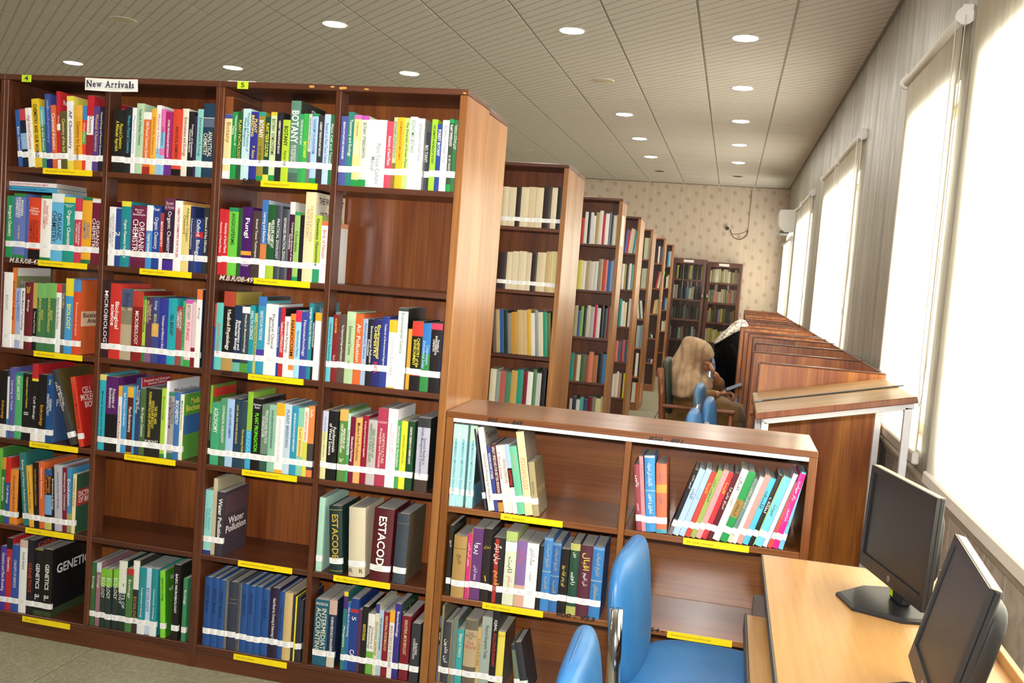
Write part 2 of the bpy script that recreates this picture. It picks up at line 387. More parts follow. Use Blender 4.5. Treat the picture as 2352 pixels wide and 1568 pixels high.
# ---- ceiling
def tilemat():
    m, nt, b = newmat('ceiling_tile'); p = position(nt); s = node(nt, 'ShaderNodeSeparateXYZ'); nt.links.new(p, s.inputs[0])
    def M(op, a, c=None):
        n = node(nt, 'ShaderNodeMath', operation=op)
        for i, q in enumerate((a, c)):
            if q is None: continue
            if isinstance(q, (int, float)): n.inputs[i].default_value = q
            else: nt.links.new(q, n.inputs[i])
        return n.outputs[0]
    fr = M('FRACT', M('DIVIDE', M('ADD', M('ADD', s.outputs[0], s.outputs[1]), 50.0), .1236))
    d = M('ABSOLUTE', M('SUBTRACT', fr, .5))
    q = node(nt, 'ShaderNodeMapRange', interpolation_type='SMOOTHSTEP'); nt.links.new(d, q.inputs[0])
    q.inputs[1].default_value = .05; q.inputs[2].default_value = .13; q.inputs[3].default_value = 1; q.inputs[4].default_value = 0
    nz = noise(nt, p, 130.0, 3.0); base = ramp(nt, nz, [(.3, lin('d0cac3')), (.7, lin('dfdad3'))])
    nt.links.new(mixc(nt, base, lin('a09a92'), M('MULTIPLY', q.outputs[0], .6)), b.inputs['Base Color']); b.inputs['Roughness'].default_value = .75
    bump(nt, b, M('SUBTRACT', nz, M('MULTIPLY', q.outputs[0], .5)), .25, .003); return m
TILE = tilemat()
ceil = link('ceiling', mesh('ceiling', [(XL, YB, ZC+.03), (XW, YB, ZC+.03), (XW, YF, ZC+.03), (XL, YF, ZC+.03)], [(0, 3, 2, 1)], flat('5f5b53', .9)))
tag(ceil, 'suspended ceiling of beige square tiles', 'ceiling', kind='structure')
TX, TY, X0T, Y0T = .6176, .578, -.099, 3.667
v, f = boxgeo(.007, TX-.007, .004, TY-.004, 0, .02, .003); tile_me = mesh('ceiling_tile', v, f, TILE)
gx = [X0T+i*TX for i in range(-13, 3)]; gy = [Y0T+j*TY for j in range(-15, 19)]
for x in gx:
    for y in gy:
        x0, x1, y0, y1 = max(x, XL)+.007, min(x+TX, XW)-.007, max(y, YB)+.004, min(y+TY, YF)-.004
        if x1-x0 < .03 or y1-y0 < .03: continue
        if y < 1.9:                                       # over and behind the camera, out of view: one row piece per column
            continue
        if x0 > x+.01 or x1 < x+TX-.01 or y0 > y+.01 or y1 < y+TY-.01: box('ceiling_tile', x0, x1, y0, y1, ZC, ZC+.02, TILE, ceil, .003)
        else: link('ceiling_tile', tile_me, ceil, (x, y, ZC))
for x in gx:
    if x+TX < XL: continue
    box('ceiling_tile', max(x, XL)+.007, min(x+TX, XW)-.007, YB, Y0T-3*TY-.004, ZC, ZC+.02, TILE, ceil, .003)
grid = [(x-.012, x+.012, YB, YF, ZC+.003, ZC+.012) for x in gx if XL < x < XW] + [(XL, XW, y-.006, y+.006, ZC+.006, ZC+.012) for y in gy if YB < y < YF]
joinbox('ceiling_grid', grid, flat('8d877a', .6), ceil)
for x in gx:
    pass
joinbox('edge_trim', [(XW-.02, XW, YB, YF, ZC-.012, ZC), (XL, XW, YF-.02, YF, ZC-.012, ZC)], flat('8d867a', .6), ceil)
# ---- downlights
EMIT, nt, b = newmat('lamp_diffuser'); b.inputs['Base Color'].default_value = (1, 1, 1, 1)
b.inputs['Emission Color'].default_value = (1.0, .955, .89, 1); b.inputs['Emission Strength'].default_value = LAMP
OFF = flat('cfc5a8', .4); HOLE = flat('2b2825', .8)
def disc(r, z, n=28): return [(r*math.cos(2*math.pi*i/n), r*math.sin(2*math.pi*i/n), z) for i in range(n)]
def lathe(prof, n=28):
    V, Fs = [], []
    for r, z in prof: V += disc(r, z, n)
    for j in range(len(prof)-1):
        for i in range(n): Fs.append((j*n+i, j*n+(i+1) % n, (j+1)*n+(i+1) % n, (j+1)*n+i))
    return V, Fs
v, f = lathe([(.086, -.003), (.10, -.007), (.104, -.003), (.104, 0)]); ring_me = mesh('trim_ring', v, f, flat('e6e2d8', .4), True)
def diffuser(m): return mesh('diffuser', [(0, 0, -.012)] + disc(.05, -.011) + disc(.088, -.004), [(0, 1+(i+1) % 28, 1+i) for i in range(28)] + [(1+i, 1+(i+1) % 28, 29+(i+1) % 28, 29+i) for i in range(28)], m, True)
dm = {'on': diffuser(EMIT), 'off': diffuser(OFF), 'hole': diffuser(HOLE)}
ORD = ['zeroth', 'first', 'second', 'third', 'fourth', 'fifth', 'sixth', 'seventh', 'eighth', 'ninth', 'tenth', 'eleventh', 'twelfth', 'thirteenth', 'fourteenth', 'fifteenth', 'sixteenth', 'seventeenth', 'eighteenth', 'nineteenth', 'twentieth', 'twentyfirst', 'twentysecond', 'twentythird', 'twentyfourth', 'twentyfifth']
rows = [(.829, 4.066, 1.763, 'row nearest the windows', {5: 'hole'}), (-.409, 3.95, 1.745, 'second row from windows', {1: 'off', 5: 'hole'}), (-2.245, 3.89, 1.735, 'third row from windows', {4: 'off'}), (-4.07, 3.87, 1.735, 'fourth row from windows', {0: 'off'}), (-5.874, 3.87, 1.735, 'fifth row from windows', {0: 'off'})]
for x, y0, dy, nm, st in rows:
    for k in range(-4, 6):
        if k < 0 and not (k in (-3, -1)): continue
        s = st.get(k, 'on'); y = y0+k*dy
        t = thing('ceiling_light', f"{'lit' if s == 'on' else 'unlit'} round downlight, {ORD[k+1] if k >= 0 else 'behind viewer ' + ORD[-k]} in {nm}", 'ceiling light', (x, y, ZC), 0, 'round ceiling downlights')
        link('trim_ring', ring_me, t); link('diffuser', dm[s], t)
# ---- wiring on the end wall, air conditioner
t = thing('wall_socket', 'small dark socket with dangling cable on end wall', 'socket', (at(1672, 522, 'y', YF).x, YF, at(1672, 522, 'y', YF).z))
v, f = tubegeo([(0, -.03, 0), (0, -.002, 0)], .05, 16); link('socket_body', mesh('socket_body', v, f, flat('d8d2c4', .5)), t)
v, f = tubegeo([(-.01, -.06, -.02), (-.01, -.028, -.02)], .035, 14); link('socket_plug', mesh('socket_plug', v, f, flat('3a342c', .5)), t)
def wp(u, vv): q = at(u, vv, 'y', YF); return (q.x-t.location.x, -.012, q.z-t.location.z)
tube('cable', arcpts([wp(1676, 524), wp(1683, 545), wp(1700, 552), wp(1716, 541), wp(1718, 530)], .08), .006, flat('5a4a3c', .6), t, 6)
tube('loose_wire', arcpts([wp(1682, 538), wp(1700, 538), wp(1719, 529)], .08), .004, flat('8a5a44', .6), t, 6)
tube('conduit', [wp(1727, 437), wp(1719, 530)], .007, flat('bfb49e', .6), t, 8)
a0 = at(1788, 505, 'y', 11.95)
t = thing('air_conditioner', 'white split air conditioner mounted beside the far window', 'air conditioner', (XW, 11.95, 2.40))
prof = [(0, 0), (-.13, -.01), (-.2, .03), (-.235, .1), (-.24, .3), (-.215, .325), (0, .335)]
V = [(x, y, z) for y in (0, .85) for x, z in prof]; n = len(prof)
link('housing', mesh('housing', V, [tuple(range(n))[::-1], tuple(range(n, 2*n))] + [(i, (i+1) % n, n+(i+1) % n, n+i) for i in range(n)], flat('e4e4dc', .35)), t)
box('air_flap', -.2, -.07, .05, .8, -.022, -.008, flat('4a4a48', .5), t)
box('pipe_sleeve', -.05, -.002, .3, .36, -.045, .002, WHITEP, t)
# ================================================================ bookcases
ZR = [1.765, 1.4285, 1.0916, .7498, .4208, .0839]
TH = .02
def bookcase(name, label, x0, x1, y0, y1, divs, zs, top, group, back='y1', side=.027, woods=None, topover=0.0, post=.068, ends=(None, None), shelfskip=()):
    wc, ws, wbk = woods or (WOOD_CASE, WOOD_SHELF, WOOD_BACK)
    sl, sr = side if isinstance(side, tuple) else (side, side)
    t = thing(name, label, 'bookcase', ((x0+x1)/2, y0, 0), 0, group); ox = (x0+x1)/2; D = y1-y0
    def L(nm, a, b, c, d, e, g, m, ch=.002): return box(nm, a-ox, b-ox, c, d, e, g, m, t, ch)
    L('side_panel', x0, x0+sl, 0, D, 0, top-TH, ends[0] or wc); L('side_panel', x1-sr, x1, 0, D, 0, top-TH, ends[1] or wc)
    L('top_panel', x0, x1, 0, D+topover, top-TH, top, ws)
    yb0, yb1 = (D-.008, D-.001) if back == 'y1' else (.001, .008)
    L('back_panel', x0+sl, x1-sr, yb0, yb1, zs[-1]-TH, top-TH, wbk, 0)
    ed = [x0+sl] + [q for d in divs for q in (d-.010, d+.010)] + [x1-sr]
    ya, yb = (0.0, D-.0085) if back == 'y1' else (.0085, D)
    for d in divs: L('divider', d-.010, d+.010, ya, (post if back == 'y1' else yb), zs[-1], top-TH, wc)
    for a, b in zip(ed[::2], ed[1::2]):
        for z in zs[:-1]: L('shelf', a, b, ya+.001, yb, z-TH, z, ws)
    if divs and back == 'y1':                                     # the strip of shelf behind each post
        for d in divs:
            for z in zs[:-1]: L('shelf_joint', d-.010, d+.010, post, yb, z-TH, z, ws, 0)
    L('bottom_shelf', x0+sl, x1-sr, ya+.001, yb, zs[-1]-TH, zs[-1], ws)
    if zs[-1] > .05: L('plinth', x0+sl, x1-sr, (.002 if back == 'y1' else D-.02), (.02 if back == 'y1' else D-.002), 0, zs[-1]-TH, ws)
    return t
XA0, XA1 = -1.772, -.897
G1 = 'tall dark wooden bookcases full of books'
caseB = bookcase('bookcase', 'tall dark bookcase under number tag five, textbooks on shelves', XA1+.0005, 0, 0, .282, [-.455], ZR, 2.1, G1, side=(.0165, .028), ends=(None, WOOD_END))
caseA = bookcase('bookcase', 'tall dark bookcase under the New Arrivals sign', XA0, XA1, 0, .282, [-1.341], ZR, 2.1, G1, side=.0165)
caseC = bookcase('bookcase', 'tall dark bookcase cut off by the picture edge', -2.66, XA0-.0005, 0, .282, [-2.215], ZR, 2.1, G1, side=.0165)
bookcase('bookcase', 'tall bookcase standing back to back behind tag five case', XA1+.0005, 0, .283, .565, [-.455], ZR, 2.088, G1, back='y0', ends=(None, WOOD_END))
bookcase('bookcase', 'tall bookcase standing back to back behind New Arrivals case', XA0, XA1, .283, .565, [-1.341], ZR, 2.088, G1, back='y0')
ROWSX = [(.0, 1.985, .56), (.066, 3.97, .30), (.018, 5.93, .42), (-.036, 8.02, .5), (-.03, 10.09, .4), (-.045, 12.18, .4)]
BACKC = []
ZB = [1.757, 1.416, 1.066, .73, .39, .09]
for k, (xr, y, dp) in enumerate(ROWSX):
    wd = (WOOD_CASE, WOOD_SHELF, WOOD_BACK) if k < 3 else (WOOD_CHAIR, WOOD_CHAIR, WOOD_CASE)
    BACKC.append(bookcase('bookcase', f"tall wooden bookcase in the aisle, {ORD[k+1]} behind the front bookcases", xr-.93, xr, y, y+.285, [xr-.467], ZB, 2.1, 'bookcases receding along the aisle', ends=(None, WOOD_END), woods=wd))
    if dp > .4: bookcase('bookcase', f"rear half of the {ORD[k+1]} aisle bookcase, facing the end wall", xr-.93, xr, y+.286, y+dp, [xr-.467], ZB, 2.095, 'bookcases receding along the aisle', back='y0', ends=(None, WOOD_END))
ZLOW = [.716, .406, .104]
low = bookcase('low_bookcase', 'waist-high brown bookcase with white edging strip under its top', .002, 1.198, 0, .345, [.615], ZLOW, 1.0375, None, side=.026, post=.03, woods=(WOOD_LOWV, WOOD_LOW, WOOD_LOW))
box('edging_strip', .028-.6, 1.172-.6, -.003, .012, 1.004, 1.0165, flat('f2f0f4', .3), low, .001)

# ---- yellow shelf labels and chalk / marker writing (stuck to the cases)
LABTXT = flat('8a7410', .6)
def shelf_label(case, z, u0, u1, txt, dz=0.0, h=.0205):
    x0, x1 = solve_x(u0, 0, z), solve_x(u1, 0, z); ox = case.location.x
    o = box('shelf_label', x0-ox, x1-ox, -.0035, -.0012, z-h+dz, z+.0005+dz, YELLOW, case, 0)
    o['label'] = 'yellow shelf label reading ' + txt.replace(',', ' ')
    L = (x1-x0)*min(.62, .016*len(txt)+.1)
    put_text(o, txt, ((x0-ox)+.012+L/2, -.0042, z-h*.5+dz), X, Z, L, .0075, LABTXT, False, 'label_text')
for case, z, u0, u1, s in [(caseA, ZR[0], 100, 213, '540-Chemistry & Allied Sciences'), (caseA, ZR[1], 89, 201, '546-Inorganic Chemistry'), (caseA, ZR[1], 322, 441, '547-Organic Chemistry'), (caseA, ZR[2], 79, 190, '570-Life Sciences'), (caseA, ZR[3], 69, 180, '571-Cell Biology'), (caseA, ZR[3], 287, 404, '572-Bio Chemistry'), (caseA, ZR[4], 60, 170, '574-Biology'), (caseA, ZR[5], 53, 162, '575-Genetics'), (caseB, ZR[0], 600, 730, '580-Botanical Sciences'), (caseB, ZR[1], 584, 713, '582-Spermatophyta'), (caseB, ZR[2], 571, 698, '600-Technology (Applied Science)'), (caseB, ZR[3], 557, 683, '630-Agriculture & Related Technologies'), (caseB, ZR[4], 548, 672, '640-Home Economics & Family Living'), (caseB, ZR[4], 767, 897, '651-Office Services'), (caseB, ZR[5], 538, 660, '657-Accounting'), (low, ZLOW[0], 1151, 1293, '800-Literature'), (low, ZLOW[0], 1570, 1721, '891-Urdu Literature'), (low, ZLOW[1], 1109, 1248, '891-Urdu Literature'), (low, ZLOW[1], 1533, 1682, '954-Pakistan,Quaid-e-Azam,Allama Iqbal')]:
    shelf_label(case, z, u0, u1, s, -.006 if z == ZR[5] else 0)
CHALK, MARK = flat('e2ded6', .9), flat('0b0707', .6)
def scrawl(case, u, v, s, L, h, m, y=-.0015):
    x, z = solve_x(u, 0, solve_z(v, 0, 0)), solve_z(v, solve_x(u, 0, 1), 0); p = at(u, v, 'y', 0)
    put_text(case, s, (p.x-case.location.x, y, p.z), X, Z, L, h, m, m is MARK, 'chalk_writing' if m is CHALK else 'marker_writing', .25)
scrawl(caseA, 57, 599, 'M.B.R/08-47', .13, .018, CHALK); scrawl(caseB, 543, 640, 'M.B.R/08-49', .13, .018, CHALK)
scrawl(caseB, 577, 417, '580 -', .075, .02, MARK); scrawl(caseB, 532, 858, '600 —', .08, .017, MARK); scrawl(caseA, 56, 1008, '570', .04, .014, MARK)
scrawl(low, 1160, 968, '800  —  849', .12, .016, MARK); scrawl(low, 1530, 1010, '850 - 891', .11, .014, MARK)
scrawl(low, 1322, 1416, '900 - 953', .13, .016, MARK); scrawl(low, 1505, 1446, '954 -', .06, .014, MARK)
# ---- signs on the cornice
def cornice(name, label, u0, v0, u1, v1, mat, yoff=-.004, th=.0015):
    a, b = at(u0, v0, 'y', 0), at(u1, v1, 'y', 0); w, h = b.x-a.x, a.z-b.z
    t = thing(name, label, 'sign', ((a.x+b.x)/2, yoff, b.z)); return t, w, h
LIME = flat('c4e22a', .5)
for u0, v0, u1, v1, s in ((52, 172, 73, 189, '4'), (547, 187, 571, 205, '5')):
    t, w, h = cornice('number_tag', f"small lime green paper tag with number {'four' if s == '4' else 'five'}", u0, v0, u1, v1, LIME)
    box('tag_paper', -w/2, w/2, 0, .0015, 0, h, LIME, t, 0)
    put_text(t, s, (0, -.0008, h*.52), X, Z, w*.5, h*.62, flat('26301a', .6), False, 'tag_number')
t = thing('paper_strip', 'white paper strip lying on top of the bookcase near tag five', 'paper', (solve_x(560, .02, 2.1), .02, 2.1002)); box('paper_sheet', -.055, .05, -.01, .05, 0, .0035, STICK, t, 0)
for u, v, w_ in ((716, 199, .011), (764, 199, .009), (788, 202, .013), (842, 205, .009), (1068, 214, .007)):
    p = at(u, v, 'y', 0); pts = [(p.x-caseB.location.x + w_*math.cos(a)*RND.uniform(.7, 1.2), -.0012, p.z + w_*.45*math.sin(a)*RND.uniform(.6, 1.2)) for a in [2*math.pi*i/9 for i in range(9)]]
    link('paint_chip', mesh('paint_chip', pts, [tuple(range(9))], flat('c8964a', .7)), caseB)
t, w, h = cornice('paper_sign', 'white paper sign reading New Arrivals on bookcase cornice', 199, 179, 318, 212, STICK, -.006)
V, Fs = [], []
for j in range(5):
    for i in range(25):
        a, c = i/24, j/4; curl = .004*max(0, a-.8)*5*(1-c) + .0015*math.sin(a*9)*(1-c)
        V.append((-w/2+w*a + (.006*(1-c) if i == 24 else 0), -curl-.001, h*c - .002*math.sin(a*3)))
for j in range(4):
    for i in range(24): Fs.append((j*25+i, j*25+i+1, (j+1)*25+i+1, (j+1)*25+i))
link('sign_paper', mesh('sign_paper', V, Fs, flat('f4f3ee', .6), True), t)
NAVY = flat('23263c', .6)
# serif lettering: sans glyph bodies with slab serifs added on the stems
def serif_word(parent, s, x0, x1, zb, xh, cap, y):
    adv = {'N': .78, 'e': .5, 'w': .76, ' ': .36, 'A': .78, 'r': .44, 'i': .3, 'v': .54, 'a': .52, 'l': .3, 's': .42}
    tot = sum(adv[c] for c in s); k = (x1-x0)/tot; x = x0
    for c in s:
        wch = adv[c]*k*.84
        if c != ' ':
            hh = cap if c in 'NAli' else xh
            put_text(parent, c, (x+adv[c]*k/2, y, zb+hh/2), X, Z, wch*(.8 if c in 'ril' else .96), hh, NAVY, True, 'letter', 0, 6.0)
            th, cx = cap*.06, x+adv[c]*k/2
            bars = {'N': [(-.36, 0), (.36, 1), (-.4, 1)], 'A': [(-.4, 0), (.4, 0)], 'w': [(-.42, 2), (0, 2), (.42, 2)], 'v': [(-.38, 2), (.38, 2)], 'r': [(-.15, 0), (-.25, 2)], 'i': [(0, 0), (-.12, 2)], 'l': [(0, 0), (-.12, 1)]}.get(c, [])
            bx = []
            for dx, lv in bars:
                zz = zb if lv == 0 else zb+(cap if lv == 1 else xh)-th; bw = .16*k if c in 'NAwv' else .13*k
                bx.append((cx+dx*wch-bw, cx+dx*wch+bw, y-.0004, y+.0002, zz, zz+th))
            if bx: joinbox('serif', bx, NAVY, parent)
        x += adv[c]*k
serif_word(t, 'New Arrivals', -w*.46, w*.46, h*.24, h*.36, h*.54, -.0068)

# ================================================================ books
def cname(h):
    r, g, b = [int(h[i:i+2], 16)/255 for i in (0, 2, 4)]; hh, s, v = colorsys.rgb_to_hsv(r, g, b); d = hh*360
    if v < .2: return 'black'
    if s < .14: return 'white' if v > .84 else 'pale grey' if v > .6 else 'grey' if v > .35 else 'charcoal'
    n = next(nm for lim, nm in [(12, 'red'), (24, 'rust'), (40, 'orange'), (52, 'amber'), (66, 'yellow'), (95, 'lime'), (150, 'green'), (175, 'sea green'), (192, 'teal'), (208, 'sky blue'), (232, 'blue'), (262, 'indigo'), (292, 'purple'), (330, 'magenta'), (348, 'crimson'), (361, 'red')] if d <= lim)
    if v < .42: return {'orange': 'dark brown', 'rust': 'dark brown', 'amber': 'dark olive', 'yellow': 'dark olive', 'red': 'maroon', 'crimson': 'maroon'}.get(n, 'dark '+n)
    if s < .4 and v > .7: return {'orange': 'cream', 'amber': 'cream', 'yellow': 'cream', 'red': 'pink', 'rust': 'pink', 'crimson': 'pink'}.get(n, 'pale '+n)
    if v < .72: return {'orange': 'brown', 'amber': 'olive tan', 'yellow': 'olive', 'rust': 'brown'}.get(n, n)
    return n
BRANDS = {'oxford', 'wiley', 'pearson', 'purohit', 'iqbal', 'bhatia', 'estacode', 'mosich', 'cat', 'demystified', 'ddo', 'dd', 'ap', 'jee', 'r'}
def lum(h): return sum(w*int(h[i:i+2], 16) for w, i in ((.3, 0), (.59, 2), (.11, 4)))/255
def spine_pts(w, bulge, off=0.0):
    n = 6 if bulge > 0 else 1; pts = []
    for i in range(n+1):
        a = i/n; yv = -bulge*(1-(2*a-1)**2); pts.append((w*a + (2*a-1)*off, yv-off))
    return pts
def strip(w, bulge, z0, z1, off, wrap, mat, name):
    p = spine_pts(w, bulge, off)
    if wrap: p = [(-off, wrap)] + p + [(w+off, wrap)]
    V = [(x, y, z) for z in (z0, z1) for x, y in p]; n = len(p)
    return mesh(name, V, [(i, i+1, n+i+1, n+i) for i in range(n-1)], mat)
def num(s): return float(s)
def mute(h, k=.88):
    c = [int(h[i:i+2], 16) for i in (0, 2, 4)]; g = .3*c[0]+.59*c[1]+.11*c[2]
    return ''.join('%02x' % int(min(255, max(0, g+(q-g)*k))) for q in c)
def make_book(name, x0, w, z, ys, H, D, h, title, opt, label, group):
    lean = math.radians(opt.get('l', 0.0)); hc = 'hc' in opt; t = .0022 if hc else .0009
    w = max(w-.0006, .003); bul = w*.10 if hc else min(w*.03, .0015)
    rough = .45 if hc else .30
    h = mute(h); mat = flat(h, rough)
    p = spine_pts(w, bul); outer = [(0, D)] + p + [(w, D)]; t = min(t, w*.3)
    inner = [(w-t, D), (w-t, t)] + [(t, t), (t, D)]
    ring = outer+inner; n = len(ring); V = [(x, y, zz) for zz in (0, H) for x, y in ring]
    F_ = [(i, (i+1) % n, n+(i+1) % n, n+i) for i in range(n)]
    m0 = len(outer)                                              # caps: spine bar plus two boards
    for base, flip in ((0, 1), (n, 0)):
        caps = [(base+0, base+1, base+m0+2, base+m0+3), (base+m0-2, base+m0-1, base+m0, base+m0+1), tuple(base+i for i in range(1, m0-1)) + (base+m0+1, base+m0+2)]
        F_ += [c if flip else c[::-1] for c in caps]
    me = mesh('book_cover', V, F_, mat)
    zo = w*math.sin(lean) if lean > 0 else 0.0
    o = link(name, me, None, (x0+(0 if lean <= 0 else 0), ys, z+zo+.0004), (0, lean, 0) if lean else None)
    if w > .006:
        ins = .004 if hc else .0012
        vv, ff = boxgeo(t, w-t, t+.0005, D-.002-(.004 if hc else 0), ins, H-ins); link('pages', mesh('pages', vv, ff, PAPER), o)
    for k, nm in (('T', 'top_band'), ('B', 'bottom_band'), ('M', 'middle_band'), ('N', 'middle_band')):
        if k in opt:
            q = opt[k].split(':'); a, b = (0, num(q[1])) if k == 'T' else (1-num(q[1]), 1) if k == 'B' else (num(q[1]), num(q[2]))
            link(nm, strip(w, bul, H*(1-b)+.0002, H*(1-a)-.0002, .0003, .004, flat(mute(q[0]), rough), nm), o)
    if 'V' in opt:
        q = opt['V'].split(':'); a, b = num(q[1])*w, num(q[2])*w
        box('spine_stripe', a, b, -bul-.0006, -bul+.0004, 0.002, H-.002, flat(mute(q[0]), rough), o, 0)
    if 'f' in opt:
        q = opt['f'].split(':'); a, b = (num(q[1]), num(q[2])) if len(q) > 1 else (0.0, 1.0)
        box('front_cover', w-.0002, w+.0003, .003, D-.0005, H*(1-b)+.0005, H*(1-a)-.0005, flat(mute(q[0]), rough), o, 0)
    if 'g' in opt:
        q = opt['g'].split(':'); box('cover_panel', w-.0001, w+.0005, .006, D-.002, H*(1-num(q[2])), H*(1-num(q[1])), flat(mute(q[0]), rough), o, 0)
    if 'c' in opt:
        s, a, b, hx = opt['c'].split(':'); put_text(o, s.replace('_', ' ').replace('|', '\n'), (w+.0007, D*.52, H*(1-(num(a)+num(b))/2)), Y, Z, D*.84, H*(num(b)-num(a)), flat(hx, .5), True, 'cover_title')
    zs0 = opt.get('s', .042)
    if 'ns' not in opt and w > .0055:
        st = link('call_number_label', strip(w, bul, zs0, zs0+.021, .0006, .010, STICK, 'call_number_label'), o)
        if w > .009:
            bx = [(w*.5-w*f_, w*.5+w*f_, -bul-.0009, -bul-.0007, zs0+q, zs0+q+.0012) for f_, q in ((.22, .015), (.14, .0105), (.26, .006))]
            joinbox('printed_lines', bx, flat('b9b9bd', .7), st)
    if title:
        tc = opt.get('t') or ('f2f0ea' if lum(h) < .55 else '2a2a30'); q = opt.get('r', '.13:.70').split(':'); a, b = num(q[0]), num(q[1])
        s = urdu(title) if any(ord(c) > 0x600 for c in title) else title
        lines = s.count('|')+1; frac = opt.get('w', .62 if lines == 1 else .8); s = s.replace('|', '\n')
        if 'h' in opt: put_text(o, s, (w/2, -bul-.0009, H*(1-(a+b)/2)), X, Z, w*.86, H*(b-a), flat(tc, .5), 'b' in opt)
        else: put_text(o, s, (w/2, -bul-.0009, H*(1-(a+b)/2)), -Z, X, H*(b-a), w*frac, flat(tc, .5), 'b' in opt)
    if '2' in opt:
        s, a, b, hx = opt['2'].split(':'); s = s.replace('_', ' ')
        if any(ord(c) > 0x600 for c in s): s = urdu(s)
        hz = 'h2' in opt
        put_text(o, s.replace('|', '\n'), (w/2, -bul-.0009, H*(1-(num(a)+num(b))/2)), X if hz else -Z, Z if hz else X, w*.84 if hz else H*(num(b)-num(a)), H*(num(b)-num(a)) if hz else w*.5, flat(hx, .5), False, 'author')
    tag(o, label, 'book', group); return o
def parse(tok):
    o = {}
    for q in tok.split():
        if '=' in q:
            k, v_ = q.split('=', 1); o[k] = v_ if k not in ('s', 'w', 'D', 'y') else float(v_)
        elif q[0] == 'l' and len(q) > 1: o['l'] = float(q[1:])
        elif q[0] == 'x': o['x'] = float(q[1:])
        else: o[q] = 1
    return o
COUNT = {}
def cell(data, ox, oy, s, z, where, group, kind='textbook', ys=.006, xend=None, depth=.185, zmax=None, extra='', sn=.042, lim=None):
    rows = [l.split(';') for l in data.strip().split('\n')]
    for i, r in enumerate(rows):
        xl, yt, h, title = float(r[0]), float(r[1]), r[2].strip(), r[3].strip()
        opt = parse((r[4] if len(r) > 4 else '') + ' ' + extra); xr = opt.get('x') or (float(rows[i+1][0]) if i+1 < len(rows) else xend)
        yb = ys + opt.get('y', RND.uniform(0, .006))
        x0, x1 = solve_x(ox+xl/s, yb, z), solve_x(ox+xr/s, yb, z)
        ln = math.radians(opt.get('l', 0.0))
        if lim:
            x0 = max(x0, lim[0])
            if x0 > lim[0]-.2 and ln == 0: x1 = min(x1, lim[1])
        w = (x1-x0)*math.cos(ln)
        xt = x0
        for _ in range(4):
            H = (solve_z(oy+yt/s, xt, yb)-z)/math.cos(ln); xt = x0 + math.sin(ln)*H
        if zmax: H = min(H, (zmax-z-.004-abs(math.sin(ln))*w)/math.cos(ln))
        if lim and ln > 0 and x0+w/math.cos(ln)+math.sin(ln)*H > lim[1]:
            ln = math.asin(max(0.0, min(.9, (lim[1]-.001-x0-w)/H))); opt['l'] = math.degrees(ln)
        if lim and ln < 0 and x0+math.sin(ln)*H < lim[0]:
            ln = -math.asin(max(0.0, min(.9, (x0-lim[0])/H))); opt['l'] = math.degrees(ln)
        D = opt.get('D') or min(depth+RND.uniform(-.02, .02), max(.13, H*.78)); opt.setdefault('s', sn + RND.uniform(-.0015, .0015))
        ws = [q for q in ''.join(c if c.isalnum() or c == ' ' else ' ' for c in title.replace('|', ' ')).lower().split() if q not in BRANDS and q.isascii() and not q.isdigit()]
        ws = ws[:3]
        while ws and ws[-1] in ('of', 'and', 'the', 'in', 'for', 'to'): ws.pop()
        lab = f"{cname(h)} book{' titled ' + ' '.join(ws) if ws else ''}, {ORD[i+1]} from left on {where}"
        make_book(kind, x0, w, z, yb, H, D, h, title, opt, lab, group)
# ---- data: x at the spine's foot; y of its top; colour; title; options (crop coordinates, see each call)
RN = ['top row', 'second row', 'third row', 'fourth row', 'fifth row', 'bottom row']
BN = ['first bay', 'second bay', 'third bay', 'fourth bay']
def tall(ri, bi, data, ox, oy, s, xend, **kw):
    zmax = 2.08 if ri == 0 else ZR[ri-1]-TH
    cell(data, ox, oy, s, ZR[ri], f'{RN[ri]}, {BN[bi]}', f'books in the {RN[ri]} of the {BN[bi]}', xend=xend, zmax=zmax, lim=[(-1.7545, -1.352), (-1.330, -.9145), (-.8785, -.466), (-.444, -.0295)][bi], **kw)
tall(0, 0, '''195;420;2f5fae;Basic Chemistry;l-7 r=.3:.8
240;410;1c2438;;l-7 M=8fb4d8:.42:.7 T=c8404c:.2
300;400;f0eeea;High School Chemistry;l-7 t=b04848
362;305;e8c21c;CHEMISTRY AND OUR WORLD;l-6 b t=1a1812 w=.5 r=.08:.86
440;385;3f8f6a;Chemistry in the Present;l-6 T=59b5c0:.3 r=.06:.72
490;255;3c4fa0;Biochemistry;l-5 t=8fa0e0 B=2a2a6a:.15 2=CONCEPTS:.08:.2:c8d0f0
550;370;e9682f;Chemical Kinetics;l-5
603;225;d1232f;Chemistry;l-4 B=f2eeea:.12 c=Revision_Cambridge|International:.1:.24:f2eeee M=f0ecec:.42:.5
636;435;5e5a2a;Chemistry of the Soil;l-4 t=e8dc8a
700;275;f2f2ee;AP Chemistry;l-3 T=ecd83c:.07 B=ecd83c:.12 r=.2:.72 t=1a1a1c f=e8dc50
768;370;f0a81c;Chemistry for Engineers;l-2 T=f4b430:.18 r=.25:.85 t=7a4a10
845;375;e8402c;Chemistry;l-1 T=3a86d0:.22 M=5aa848:.4:.6
885;270;f2eeee;Chemistry;T=d01f2f:.27 N=a81f30:.52:.85 r=.27:.5 t=7a2028 f=c82030:0:.3 c=Cambridge|International:.06:.16:f2eeee D=.256
953;380;5b3f8f;Physical Chemistry;t=e8c048
1014;385;26242e;Chemical Energy and Reaction Dynamics;r=.08:.75
1052;392;22283c;''', 0, 160, 4.5231, 1094, sn=.035)
